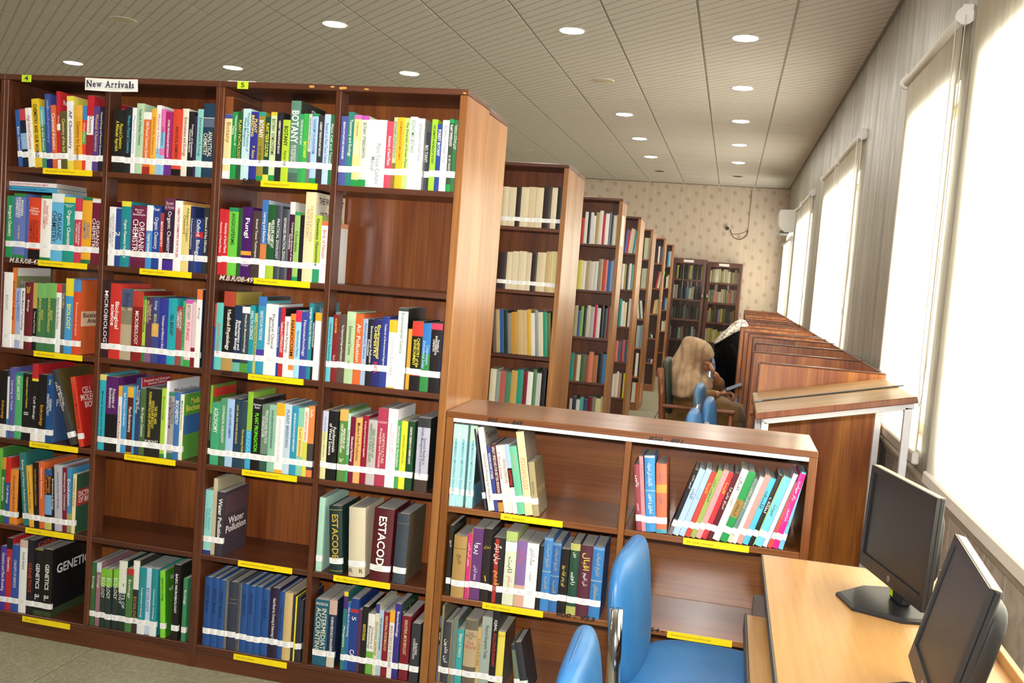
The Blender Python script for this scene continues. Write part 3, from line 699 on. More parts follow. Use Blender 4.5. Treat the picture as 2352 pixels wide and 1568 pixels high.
tall(0, 1, '''1155;415;24201e;Physical Chemistry|A Molecular Approach;t=e8d838 r=.18:.66 s=.036
1285;390;262a30;Modern Physical Chemistry;t=4ab4cc
1350;395;f0f2f4;Physical Chemistry;t=8ab4d8
1395;350;b4d6ae;Textbook of Nuclear Chemistry;t=1c2a1c r=.08:.6
1470;440;e8702c;1000 Physical Chemistry Questions;B=b02a1c:.12 T=f2f0ec:.12 r=.15:.8
1550;405;f2b234;PHYSICAL Chemistry;t=b84a18
1600;370;f0f0ee;Physical Chemistry;B=8fc8ee:.38 t=c05a9a
1650;410;e86fb5;Chemistry;M=7ac0e8:.35:.6 B=8fc8ee:.3
1690;440;b0226f;ATOMIC AND MOLECULAR SPECTROSCOPY;B=6b2f8f:.22 b r=.12:.72
1775;410;e4442a;ANALYTICAL CHEMISTRY;t=1c1414 B=1e1a1a:.1 r=.26:.74
1868;405;e6e2cf;Environment and Ecology;t=8a3a2c
1935;435;242226;Principles of Quantitative|Chemical Analysis;r=.2:.7
1998;480;3a2a5a;
2025;410;86ccc4;Environmental Ecology;t=2a6a6a
2085;350;22405a;ANALYTICAL|CHEMISTRY;r=.38:.72 M=e8e4e0:.19:.2 N=5a6a80:.2:.32 t=f0ecd0''', 0, 160, 4.5231, 2200, sn=.035)
tall(0, 2, '''70;205;f2dc9a;Botany;T=8a4a22:.21 M=4a50a0:.21:.265 B=f2f0ea:.1 f=5a2c18 c=James_D.:.1:.15:c8b8a8 t=a0703a w=.7 r=.31:.56
145;340;1f9a45;Mineral Nutrition of|Plants;r=.06:.5
195;335;2a5a35;PLANT PATHOLOGY;t=e0d84a
240;312;bfe6ea;Principles and Practices of|Weed Management;t=3a6a80 r=.06:.6
312;340;32329a;PLANT|BREEDING;t=f0d840 r=.05:.36 b 2=P._Satya:.5:.68:f0d840
378;340;9a8a2c;BOTANY;T=2f9a8a:.06 b r=.12:.38 2=Dr._B.P._PANDEY:.5:.75:2a2410 B=1f9a45:.07
440;385;1f4a35;PLANT TISSUE CULTURE;t=e8e048 b r=.1:.62 B=e8d838:.1
490;342;d0e2a8;BOTANY  GYMNOSPERMS;T=e8c020:.05 B=1f9a45:.09 t=1c2a1c r=.1:.62
545;345;2c2a2e;CURRENT TRENDS IN PLANT BIOLOGY;r=.12:.6 b
600;412;b4d426;BOTANY;b t=1a2010 r=.1:.42 w=.55 2=Rajender_Singh:.5:.74:3a4a10
665;240;5a8a74;BOTANY;b w=.75 r=.12:.52 2=AN_INTRODUCTION|TO_PLANT_BIOLOGY:.54:.8:f2f2ea f=25352f c=D:.06:.16:e8e8e8 B=4a6a58:.12
752;360;2aa45a;TEXTBOOK OF BOTANY;r=.08:.45
785;357;3ab54a;BOTANY;t=f0ec40 r=.4:.64 b
830;360;c8d4cc;Introductory Plant Taxonomy;B=77787a:.46 r=.06:.5
858;357;a8ccf0;TAXONOMY OF ANGIOSPERMS;t=2a60b0 T=1f9a55:.04 B=1f9a45:.08 r=.07:.58
912;370;3a383c;CURRENT TRENDS IN PLANT BIOLOGY;r=.1:.6 b
970;362;b8d4f4;Research on Plant Tissue Culture;t=4a6a9a
1025;370;2f7a4a;Plant Cell and Tissue;''', 490, 170, 3.92, 1075, sn=.05)
tall(0, 3, '''1118;378;5058a8;GENETICS OF PLANTS AND CHROMOSOMES;b r=.08:.62
1180;342;2f8a7c;Taxonomy and Ecology;r=.1:.6
1235;368;d8d488;ALGAE;T=d868b8:.06 B=1f9a45:.09 t=f8f4e8 b r=.36:.56 2=For_Degree_Students:.1:.3:3a6a3a w=.6
1300;375;dce8cc;BOTANY  PTERIDOPHYTA;T=c850c0:.06 B=1f9a45:.1 t=24304a r=.1:.6
1365;410;f4f4f2;Plant Tissue Culture|Manual;t=8a8c90 r=.35:.95 w=.5
1530;425;d84a62;Anatomy of Seed Plants;r=.22:.66
1590;390;c4d8a4;DICTIONARY OF PLANT ECOLOGY;B=8a7a30:.36 t=3a6a2a r=.06:.58
1625;390;f0b81c;DNA MARKERS IN PLANTS IMPROVEMENT;t=b8401c r=.06:.6
1690;395;b8d878;The Diversity of Green Plants;t=1c3a14 r=.06:.7
1735;385;f2f4f0;ECONOMIC BOTANY;t=4a8a5a r=.05:.5
1798;400;f0f0f0;BIOTECHNOLOGY OF PLANT TISSUES;t=5a5a6a r=.08:.6 f=9a9c9e
1865;525;3a3a48;BO TANY;b w=.4 r=.22:.52 y=.03
1930;408;9ad02a;THE CHEMISTRY AND BIOLOGY OF YEAST;b r=.08:.62
1982;452;2a4aa0;FOREST BOTANY;b r=.08:.48
2026;415;f0f0f0;BIOTECHNOLOGY OF PLANT TISSUES;t=5a5a6a r=.08:.6
2087;405;3c4c3c;PLANT PHYSIOLOGY;T=1f9a4a:.06 B=1f9a45:.1 b r=.08:.38 2=Dr._B.P._PANDEY:.5:.72:e8e8e0
2128;415;2f7a44;Culture of Plant Cell,|Tissues and Organs;r=.06:.42''', 490, 170, 3.92, 2180, sn=.045)
tall(1, 0, '''50;230;1f9a5a;Inorganic Chemistry;b r=.16:.66
132;205;6478c0;MODERN|INORGANIC|CHEMISTRY;T=2a8a3c:.05 B=2a8a3c:.05 b w=.62 r=.06:.38 2=Dr._R.D._MADAN:.5:.7:e8d8a0
264;215;4a60b0;
296;250;e8421f;ADVANCED|INORGANIC|CHEMISTRY;t=7a1408 B=1e1a1a:.16 r=.36:.72 w=.72 2=Cotton|Wilkinson|Murillo:.15:.28:f4e8e0 h2
425;230;f2eee8;Selected Topics in|INORGANIC CHEMISTRY;t=c84a3c T=2a8a3c:.045 B=2a8a3c:.045 r=.08:.52 w=.6
538;205;5cb8e8;ORGANIC|CHEMISTRY;T=dce8ee:.13 r=.26:.72
668;245;1f9a8c;Organic Chemistry;T=e8d828:.085 b w=.42 r=.2:.78 2=Morrison|Boyd:.11:.16:e8f4f0 h2
790;260;d83850;The Systematic Identification|of Organic Compounds;M=f0e8ea:.2:.33 r=.36:.72
870;245;f0a81c;ORGANIC|CHEMISTRY;t=4a70b8 T=2a7a4a:.05 B=1f7a4a:.06 r=.36:.64 w=.7
974;265;7a1f3a;ORGANIC|CHEMISTRY;T=e4e4e4:.06 r=.3:.8''', 0, 400, 4.704, 1080, depth=.19, sn=.04)
tall(1, 1, '''1160;350;f0eeee;LABORATORY MANUAL OF|ORGANIC CHEMISTRY;t=9a9aa4 r=.12:.68 x1228
1232;370;2a4a9a;2;r=.4:.48 w=.8
1290;290;1a8f96;Organic Chemistry Volume 2;T=e8d828:.08 r=.28:.86 w=.4 b
1385;380;5a4a8a;
1405;335;7a2248;ORGANIC|CHEMISTRY;r=.22:.8 2=Morrison|Boyd|Bhattacharjee:.05:.17:f0e0e4 h2 B=6a1f40:.12
1563;335;3f8fd8;Organic Synthesis;T=f0f2f4:.4 r=.44:.75 b
1625;340;26459a;Organic Chemistry;r=.18:.68 2=Finar:.03:.08:f0f0f4 h2
1710;420;c8382c;BIOCHEMISTRY;B=f2f0ee:.25 r=.15:.6 b
1748;258;3a1f3a;Organic Chemistry;T=6a2f52:.17 B=4a2a9a:.14 r=.18:.78 w=.45 2=Brown|&_Foote:.04:.15:d8b8c0 h2
1862;285;f0f0ee;OBJECTIVE CHEMISTRY FOR THE JEE;t=c82a3c r=.1:.8 b w=.4 f=e8a040:0:.12
1942;330;e6d07a;Advanced Organic|Chemistry;t=6a5a20 r=.04:.55
2030;345;2a3468;Advanced Chemistry;
2065;475;1f3f8f;Oxford  Biology;M=d82838:.25:.36 r=.02:.7 w=.5 b y=.02
2174;360;34363a;Elements of X-Ray Diffraction;r=.15:.68''', 0, 400, 4.704, 2230, depth=.19, sn=.04)
tall(1, 2, '''90;232;d8262f;Anatomy of Seed Plants;r=.2:.66
145;240;d8262f;Anatomy of Seed Plants;r=.2:.66
195;220;6ad03a;ANGIOSPERMS;T=2a8a5a:.06 b t=1a5a24 r=.08:.55 w=.4
280;225;2a5a2a;
310;215;4a1a6a;Fungi;M=f0a030:.63:.69 b w=.5 r=.1:.5 2=Kirk|Cannon|Minter:.73:.85:e0c8e8 h2
407;248;4a3a36;Animal Tissue Techniques;r=.12:.7 w=.35
485;152;3a74c0;Learning and Behavior;B=eceef0:.19 M=d87a40:.56:.8 r=.16:.55 f=c4ccd8
540;195;1f5a2a;WILDLIFE HABITAT|MANAGEMENT;B=a8cc30:.2 r=.2:.58 b
612;205;3f4752;PRACTICAL ZOOLOGY;hc r=.18:.72 w=.4
668;235;3f4550;ADVANCED PRACTICAL ZOOLOGY;hc r=.12:.8 w=.35
735;170;4a1a3a;Comparative Anatomy of the|Vertebrates;T=d8d8d8:.16 r=.26:.75 f=e8e4dc:0:.2
782;260;96c860;Chordates;B=1f9a5a:.06 T=1f9a5a:.05 r=.28:.58 t=1a3a1a w=.5
832;290;232026;
870;80;ecd9a8;THE FRESH & SALT WATER|FISH OF THE WORLD;t=b89a6a r=.15:.55 f=efe4c8 c=THE_FRESH_&_SALT|FISH|OF_THE_WORLD:.05:.28:2a2622 D=.25 w=.6
962;290;b4cc3c;Genetics Genomics;r=.05:.75 b w=.4 B=2a9a6a:.2
1025;345;f4f0ee;Birds of Pakistan;T=e8743c:.07 t=c85a48 r=.14:.6 w=.5 f=dcdcd8 g=e07a3c:.0:.08 D=.172''', 470, 420, 3.92, 1085, depth=.19, sn=.045)
tall(2, 0, '''5;120;f2f0ec;BIOLOGY;V=7a2038:0:.08 t=9a9a98 r=.3:.5 w=.3 B=f2f0ec:.1
115;70;e8762a;Excellence in Biology;B=f2eeea:.13 f=7f865c g=d8d4ce:0:.1 c=Excellence_in|Biology_III:.16:.26:c8a0b4
158;300;a8b4dc;Teaching of BIOLOGY;t=2a60c8 r=.04:.55
215;300;ecebe8;Modern Methods of Teaching Biology;r=.05:.7
262;235;6f1a26;Biology;r=.26:.44 w=.3 hc 2=20th:.06:.16:e8c040
354;240;201c20;Theory and Practice;T=c8a850:.38 t=d8d0c0 r=.42:.75
400;240;3f7a4a;BIOLOGY|LIFE SCIENCE WITH PHYSIOLOGY;T=74b860:.22 t=e8e060 r=.22:.72 w=.5
500;240;3f7a4a;BIOLOGY|LIFE SCIENCE WITH PHYSIOLOGY;T=74b860:.22 t=e8e060 r=.22:.72 w=.5
605;250;f4f4f2;Statistics for the Life Sciences;T=e8402c:.13 t=7a4a48 r=.2:.66
672;260;555a60;THE CELL;t=e8d8a0 r=.12:.35 w=.5
715;190;3f9fe0;BIOLOGY;T=f0d820:.235 t=f4ec40 b w=.5 r=.34:.68
803;205;e0482a;Biostatistical Analysis;T=4a90d0:.16 f=e2622a g=ecc8a0:.42:.62 c=Biostatistical|Analysis:.44:.6:5a2a1c t=f4c8a0 r=.3:.75 w=.4''', 0, 600, 4.9, 884, depth=.19, sn=.03)
tall(2, 1, '''1110;215;3a1f26;MICROBIOLOGY;r=.13:.86 w=.5
1215;245;d83028;Biological|science;b r=.24:.6 w=.75
1335;305;b8a884;Biology;T=4a5a80:.26 t=3a3a34 r=.06:.3 w=.5 M=8a8468:.3:.5
1465;335;8f1f20;MICROBIOLOGY;T=c23a2a:.22 r=.28:.76 w=.35
1580;390;a8d838;Biological Instrumentation and Methodology;t=1c3a1c r=.05:.55 T=2a8a44:.05 B=2a8a44:.25
1622;400;5a3a5a;Textbook of|MICROBIOLOGY;t=e8d0a0 r=.06:.4 B=8a5a8a:.2
1690;400;3a4a8a;BIOLOGY;t=f0d860 r=.26:.5 w=.4 M=d8a850:.4:.6 2=Ecology:.06:.2:d0d8e8
1765;420;3238a0;Techniques and Methods in Biology;r=.25:.8 w=.35
1868;415;1fa8b4;CELL BIOLOGY;b t=12343c r=.24:.56 w=.4
1962;505;a04848;LABORATORY|CHEMISTRY;r=.06:.4
2030;445;4aba6a;Reproductive Biology of Plants;r=.1:.7
2062;430;f0c4c8;FUNGI;T=d850b8:.06 B=3aa848:.1 t=c83060 r=.34:.6 w=.5 2=BOTANY:.08:.3:3a8a5a
2135;460;e0c0c8;;B=8a1a2a:.3
2180;315;f4f2ee;Biology;T=e8763c:.13 t=5a4a44 r=.2:.42 f=26304a w=.4''', 0, 600, 4.9, 2240, depth=.19, sn=.033)
tall(2, 2, '''80;220;3a4aa0;;T=c83a30:.36
120;215;5ac8c0;Animal Control;t=d06050 r=.3:.75 w=.5
183;110;1c1a1c;Medical Physiology;T=b8402c:.19 B=b8924a:.2 b r=.23:.74 w=.42 f=b09a38 2=GUYTON_AND_HALL:.23:.5:c8a86a
283;240;20355a;Biochemistry and|Molecular Biology;B=6ab4a0:.14 r=.22:.68 b
352;250;3a444c;Medical Biotechnology;T=e8eaea:.1 B=4a9a3a:.14 r=.12:.7 w=.35
420;240;1f98a4;HEALTH SCIENCE;r=.08:.5
465;310;c0c060;NUTRITION PLANNING;r=.15:.8
492;160;2f9ac0;GENETICS IN MEDICINE;T=3a78c8:.12 M=4a3aa8:.68:.82 r=.18:.56 f=44b4bc g=2a2a28:.0:.05
562;225;f0f0ee;Practical Clinical|Biochemistry;t=1c1c20 r=.14:.62 w=.55
672;260;2850a8;Tissue Engineering;r=.2:.65 f=7a3a6a
695;262;d02830;Textbook of IMMUNOLOGY;r=.2:.65 f=24222a
735;340;f2eeea;Abnormal Psychology;t=3a2a2a r=.08:.6
785;315;f0862a;NANOCOSM;t=1a1412 b r=.1:.66 w=.6 B=f4f0ea:.12
832;285;a0dcf0;Nanostructure Physics;T=e82858:.17 t=3a5a8a r=.3:.68
882;300;3f4aa8;Nanotechnology;r=.12:.66 w=.5
945;220;1f8a9a;Language Practice for Advanced;r=.06:.6 f=2a90a0 c=Language:.05:.13:e8f0f0 D=.22
985;310;2a2a2e;NANOTECHNOLOGY;r=.14:.52 b
1005;305;f2f0f2;;T=f0b020:.12''', 460, 640, 3.92, 1060, depth=.185, sn=.045)
tall(2, 3, '''1120;345;5ac0d0;Introduction to Biotechnology;r=.1:.7
1165;325;8a2428;NUCLEAR POWER;t=e8c838 r=.05:.27 2=Dan_G._Cacuci:.6:.76:e8d8d0
1220;320;5a4a40;The Engineering Design and Description;r=.15:.68 w=.35
1288;295;b0cc98;Environmental Science;t=1c2a1c r=.2:.6 w=.4 T=b4d8a8:.12 2=12e:.68:.72:1c2a1c
1365;315;e0642a;Air Pollution;r=.14:.68 w=.5
1435;360;a4bcdc;Atmospheric Science;t=2a4a9a r=.06:.6
1478;365;26262e;Environmental Pollution and|Protection;r=.1:.75
1530;365;2c2a72;Environmental|CHEMISTRY;t=f0e448 b r=.08:.58 w=.75 2=BHATIA:.63:.8:d83030
1602;340;2f3f98;Textbook of Environmental Engineering;r=.1:.75 w=.35
1668;370;f2f2f0;Environmental Biotechnology;T=f0b820:.18 t=b0b0b4 r=.25:.82 B=f0c030:.02
1742;262;f0f2ee;Environmental Science;t=4a7a4a r=.06:.56 w=.35 f=1f261f T=3a4a44:.04
1828;450;f0b030;;y=.02
1875;380;201c1c;CHEMISTRY of the|ENVIRONMENT;T=d8382c:.215 M=d8382c:.7:.785 t=e8dc40 r=.24:.66 w=.6
1970;400;2f78c8;Comprehensive|Environmental Studies;B=2f8a42:.56 r=.26:.66 t=a8c8f0
2046;400;241f22;Principles of|ENVIRONMENTAL|CHEMISTRY;T=d83a5a:.09 r=.18:.46 w=.6 f=3a5a9a''', 460, 640, 3.92, 2145, depth=.19, sn=.052)
tall(3, 0, '''-18;195;1f1c1e;Embryology;B=f0eee8:.2 t=e8a838 r=.45:.72 w=.45
60;190;e6e8e8;;T=3a3a40:.1 B=3a86a8:.28
88;165;5a5aa8;Learning to Teach;r=.18:.6 w=.45
150;215;4ab46a;PLANT ANATOMY;b r=.06:.42 w=.5 T=2a8a78:.05
235;230;201e22;Comparative Anatomy of Vertebrates;t=e8d848 r=.05:.52 w=.3 2=II:.58:.62:f0f0f0
338;120;1f1c1e;Cell Biology;T=c8242a:.19 M=f0d820:.19:.225 B=f0eee8:.17 r=.42:.72 w=.5 f=c02028
404;240;1f1c1e;Embryology;B=f0eee8:.17 t=e8a838 r=.45:.76 w=.45
505;250;1f5090;GENERAL|PARASITOLOGY;r=.28:.6 f=3f5d90 c=Parasitology:.36:.5:d8dce8 2=Cheng:.06:.14:f0e878 x575 D=.2
792;200;3a3c3e;ESSENTIAL|CELL BIOLOGY;l-19 r=.16:.55 w=.6 hc f=564820 x872
893;275;e03c22;Cell and Molecular Biology;l-11 t=7a1a10 r=.2:.75 f=c82218 c=CELL_AND|MOLECULAR|BIOLOGY:.16:.46:f0d8d0 x945 T=d84a2c:.1''', 0, 810, 4.9, 945, depth=.18, sn=.028)
tall(3, 1, '''1062;240;2ab4c8;Molecular Biology of the Gene;T=e8d870:.075 r=.22:.82 w=.35
1167;265;1e1a20;Principles of|Biochemistry;T=5a1f6a:.5 r=.15:.42 w=.6 f=5a2068
1302;370;f2f0ea;Understanding Molecular Biology;T=f0b020:.16 t=b04a3a r=.3:.8
1350;375;3a9ad8;Basic Techniques in Biochemistry;r=.1:.6
1408;380;5a2420;Plant Biochemistry;T=f0b020:.16 r=.3:.68 B=f0b020:.02
1475;380;3aa8d8;
1500;285;2f4478;Principles of|Molecular Biology;r=.06:.5 w=.85 f=a8bcd0 g=b82834:0:.12 c=Revised_and_Enlarged|Second_Edition:.02:.1:f0d8d8
1552;405;4a6a3a;Bio-Organic Chemistry;r=.28:.72
1612;395;2a2824;THE CELL AND|MOLECULAR BIOLOGY:|FUNDAMENTALS AND APPLICATIONS;t=e8dc40 r=.05:.72 w=.55 2=PUROHIT:.76:.8:f0f0ec h2
1790;400;a8d43a;Biotechnology;B=2a8a3c:.06 t=3a6a1a r=.1:.48 w=.5
1840;320;f4f4f4;;f=dcdce2 c=Molecular:.1:.16:7a7a84
1870;440;a8a0a0;ELECTRICITY|AND MAGNETISM;T=3a8a78:.06 B=2a7a54:.09 r=.08:.54
1937;445;3a74b8;BIOCHEMISTRY;r=.12:.48 b
1998;465;f0ecd0;Medical Biochemistry;t=5a6a2a r=.1:.55 f=5aa83c c=Medical|Biochemistry:.07:.3:f4e850 g=3a70b0:.33:.62''', 0, 810, 4.9, 2040, depth=.18, sn=.03)
tall(3, 2, '''95;95;4a5a34;Soil Fertility and Fertilizers;T=7ab030:.36 B=2a2420:.3 r=.22:.76 w=.35 f=5a7a20 g=c83028:.04:.15
160;250;3aa874;AGRONOMY;r=.08:.48 w=.6
236;215;4a9a6a;COMPANION AGRONOMY;B=2a5a3a:.2 r=.1:.66 w=.4
294;220;a4c8f0;SOIL AND WATER CHEMISTRY;t=2a3a8a b r=.13:.58 w=.4
361;220;26405a;LAND, SOIL AND WATER RESOURCES;t=e8d860 r=.08:.65 w=.35
415;240;2f4a52;Plant Breeding Methods;t=e8d848 r=.42:.8 w=.4
475;155;8ac034;ENZA;B=3aa8d8:.5 t=7ad0f0 r=.52:.78 f=7cb22c
522;215;1f1c1c;PLANT PROPAGATION;t=6ae020 b r=.2:.74 w=.4 2=Hartmann|Kester:.04:.16:e0e0e0 h2 f=242024
607;270;6a8a70;PRINCIPLES AND PRACTICES|OF AGRICULTURE;B=2f5a4a:.26 r=.08:.58 t=e8ece4
672;270;8ac4a8;PLANTS GENES AND CROP BIOTECHNOLOGY;t=16342a b r=.08:.65 w=.3
735;255;f2f2f0;CROP EVOLUTION AND GENETIC RESOURCES;T=f0b020:.18 B=f0b020:.05 t=c0c0c4 r=.22:.8 w=.3
810;265;c4d8e8;PLANT BREEDING;t=2a4454 r=.08:.62 w=.4
873;285;2a9ac0;BIOTECHNOLOGY IN PLANT IMPROVEMENT;b r=.1:.66 w=.3
932;300;8ad0a8;PLANT BREEDING;M=e8e070:.28:.72 t=b83a3c r=.3:.72 w=.4
985;295;d8d84a;GENETICS AND PLANT BREEDING;T=f0e8d4:.5 t=d04038 r=.06:.48
1024;280;4a4440;Soils;T=f08a40:.53 B=f08040:.1 r=.05:.16 w=.5''', 440, 860, 3.92, 1078, depth=.165, sn=.036)
tall(3, 3, '''1140;325;e0dc9a;Genetic Engineering in Agriculture;T=c8cce4:.3 t=4a5a6a r=.08:.68 w=.3
1200;325;1e1c1e;Fundamentals|of Weed Science;r=.18:.64 w=.65 x1292
1303;310;5a8a3a;PRINCIPLES OF|CROP PRODUCTION;T=f0b050:.16 b r=.2:.6 w=.6 2=2e:.68:.73:f4f4f0
1375;350;b8e0c8;From the Plant;t=2a6a4a B=3aa85a:.4
1400;380;7a1a38;Educational Psychology;r=.3:.68
1445;385;f4b060;Modern Fruit Production;t=3a2412 r=.08:.66 w=.45
1507;370;9a1a30;Breeding and Production of Vegetables;r=.08:.6 w=.35
1560;405;c0b8b8;SEED STORAGE OF|HORTICULTURAL CROPS;t=3f7a26 b r=.06:.65 w=.62
1640;300;b83a54;HORTICULTURE|Principles and Practices;t=f4d8cc r=.26:.76 w=.6 2=ACQUAAH:.16:.2:f0c8c8 h2
1732;305;f2eeee;HORTICULTURE|PRINCIPLES AND PRACTICES;t=c8b0b0 r=.18:.66 w=.5
1817;415;4aa454;Introduction to Horticulture;r=.08:.68
1855;418;e8e428;INTRODUCTION TO HORTICULTURE;t=6a5a10 r=.2:.62
1911;420;1f4a2a;SCIENTIFIC RESEARCH IN FORENSIC PLANTS;b r=.08:.62 w=.3 x1975
2000;385;b8b8cc;Essential Readings in|Wildlife Management & Conservation;T=3a3a3c:.13 B=4a3a34:.21 r=.12:.78 w=.5 t=3a3a44 f=2a2a2c''', 440, 860, 3.92, 2113, depth=.175, sn=.04)
tall(4, 0, '''-40;140;6ac040;;f=3f8a38
2;245;2f7a34;Biomaterials;T=c89a28:.18 r=.3:.66
45;240;3a50a0;Cell Biology;T=d82a24:.38 r=.42:.7 f=c82a24 w=.5
102;375;f08a28;Dictionary of BIOLOGY;r=.12:.78 w=.35 f=2a2018:0:.9 x186 D=.12
262;190;2f7f7a;Biology and Water Pollution Control;l-6 r=.1:.85 w=.4 f=2a7570 x328
331;340;f0b030;Environmental Microbiology;l-6 t=6a4210 r=.1:.7 w=.4 y=.0
384;300;1f1c1c;THE ESSENTIAL MEDICAL DICTIONARY;l-4 t=e89a30 r=.1:.66 w=.3
441;295;e8642c;Objective Biochemistry;l-3 r=.08:.55 w=.4
502;380;2a2420;Biology|Careers;l-2 M=6aa8d8:.42:.75 B=c8c060:.14 T=2a5aa0:.1 t=d88a30 r=.1:.4
580;360;26262a;Evolutionary Biology;l-3 r=.15:.7
616;330;b8b8c4;General Studies in Biology;l-3 t=3a3a4a r=.1:.66 w=.3
700;360;8a1a34;Heterocyclic Chemistry;l-2 r=.08:.66
747;365;3a90c0;Evolution;l-2 B=9aa060:.3 r=.15:.6
799;435;f0e0a0;DICTIONARY OF BIOLOGY;t=8a5a20 r=.08:.55 f=2a5a40 g=c83028:.27:.54 c=DICTIONARY|OF_BIOLOGY:.3:.5:f2f0ee D=.15''', 0, 1000, 4.9, 836, depth=.17, sn=.028)
tall(4, 2, '''95;250;8ad4cc;The Water|Industries;t=4a9a98 r=.2:.7 w=.6 B=2a3a8a:.06
168;150;c8b898;;f=a8a080 D=.2
204;270;3a3440;Water Pollution;b r=.1:.74 w=.5 f=3e3642 g=54424a:.05:.36 c=Water|Pollution:.42:.66:f0eef0''', 440, 1060, 3.92, 273, depth=.19, sn=.045)
tall(4, 3, '''1115;320;a8dcc4;;f=b0dcc8 x1166 D=.21
1243;395;17332e;ESTACODE;hc l-4 b t=c0a040 r=.12:.78 w=.5 x1358 M=b09a3c:.05:.06 N=b09a3c:.95:.96
1412;405;d8caa8;R   R;hc l-3 h r=.88:.94 t=3a4438 x1560
1598;415;5a141c;ESTACODE;hc l1 b r=.1:.86 w=.4 x1776 
1805;465;3a4450;;hc l1 x1916 f=6a5a44 M=a8985a:.13:.135''', 440, 1060, 3.92, 1916, depth=.17, sn=.036, kind='hardcover_book')
tall(5, 0, '''-12;262;4a3aa8;Genetics and Plant Breeding;r=.1:.7
45;185;d0242c;Genetics;T=24201a:.15 r=.26:.46 w=.5
94;250;2f58b0;CONCEPTS OF GENETICS;r=.22:.64 w=.4 f=e8e4e0
171;205;f2f0ee;Genetic Analysis;T=e0b8a8:.1 t=6a6a6a r=.16:.4
243;205;24202a;GENETICS;t=c8502c r=.3:.7 w=.5 f=2a2034 c=GENETICS:.04:.12:b84a2c
304;285;1c1a1c;GENETICS;b r=.22:.6 w=.42 B=3a4a2a:.08 T=8a8a20:.02 2=a.:.68:.76:e8e8e8
391;290;1c1a1c;GENETICS;b r=.22:.6 w=.42 B=3a4a2a:.08 f=1e1c1e g=3a4a2c:.88:1 c=GENETICS:.24:.38:e8e8e8 D=.25 2=a.:.68:.76:e8e8e8''', 0, 1190, 4.148, 481, depth=.2, sn=.032)
tall(5, 1, '''828;415;3f6a3a;Ecology;r=.14:.5 w=.5 x892
900;420;9a6a74;Ecology;r=.2:.4 w=.55 T=c8d0e0:.15 x940
942;475;2a3a34;ECOLOGY;T=7ac030:.3 r=.15:.5
992;480;2a3a34;ECOLOGY;T=7ac030:.3 r=.15:.5 x1046
1060;480;2a3a34;ECOLOGY;T=7ac030:.3 r=.15:.5
1112;400;1f3a34;ELEMENTS OF|ECOLOGY;T=e0e4d0:.46 r=.2:.68 t=f0f0ea
1184;475;4a7a3c;Ecology;T=c02a2a:.1 r=.14:.5 w=.5
1246;400;3a3028;ECOLOGY;T=ece8e0:.4 r=.5:.86 w=.5 t=b89a50
1301;465;1f8f98;Fundamentals of Ecology;B=e8ecec:.14 r=.3:.75 w=.3
1368;470;c4d8f0;ECOLOGY;t=2a3a7a r=.3:.66 w=.5
1419;480;1f8f98;Fundamentals of Ecology;B=e8ecec:.14 r=.3:.75 w=.3 x1480
1526;500;7ad82a;applied plant virology;l-3 r=.1:.45 f=3a8a1a c=applied|plant|virology:.08:.36:c8d8b8 x1572
1626;440;1e1c1e;BASIC MICROBIOLOGY;b r=.12:.64 w=.35 x1688 f=26241f
1722;570;3a8a5a;Ecology;r=.1:.5 x1762''', 0, 1190, 4.148, 1762, depth=.18, sn=.034)
tall(5, 2, '''138;180;1f4f96;DDO Book;t=12243c r=.12:.5 w=.4
206;190;1f4f96;DDO Book;t=12243c r=.14:.52 w=.4
270;210;1f4f96;DDO Book;t=12243c r=.16:.55 w=.4
330;215;6a6a66;
357;225;34384e;;M=8a7a50:.24:.25 N=8a7a50:.3:.31
440;235;4a4a50;
460;238;6a6a6c;
481;245;1f4f96;DDO BOOK;t=12243c r=.14:.46 w=.4
541;265;1f4f96;DDO BOOK;t=12243c r=.1:.42 w=.4
603;270;1f4f96;
667;295;1f4f96;DD BOOK;t=12243c r=.16:.44 w=.4
742;280;2a1a3c;Hand Book for Drawing & Disbursing Officers;r=.14:.82 w=.4
829;315;1f4f96;DDO Book;t=12243c r=.24:.6 w=.4
877;325;d0b070;
951;345;262e40;
979;365;e8d41c;;y=0
993;370;2a2a2a;
1020;395;2f3440;''', 430, 1280, 4.055, 1050, depth=.18, sn=.046, extra='hc', kind='hardcover_book')
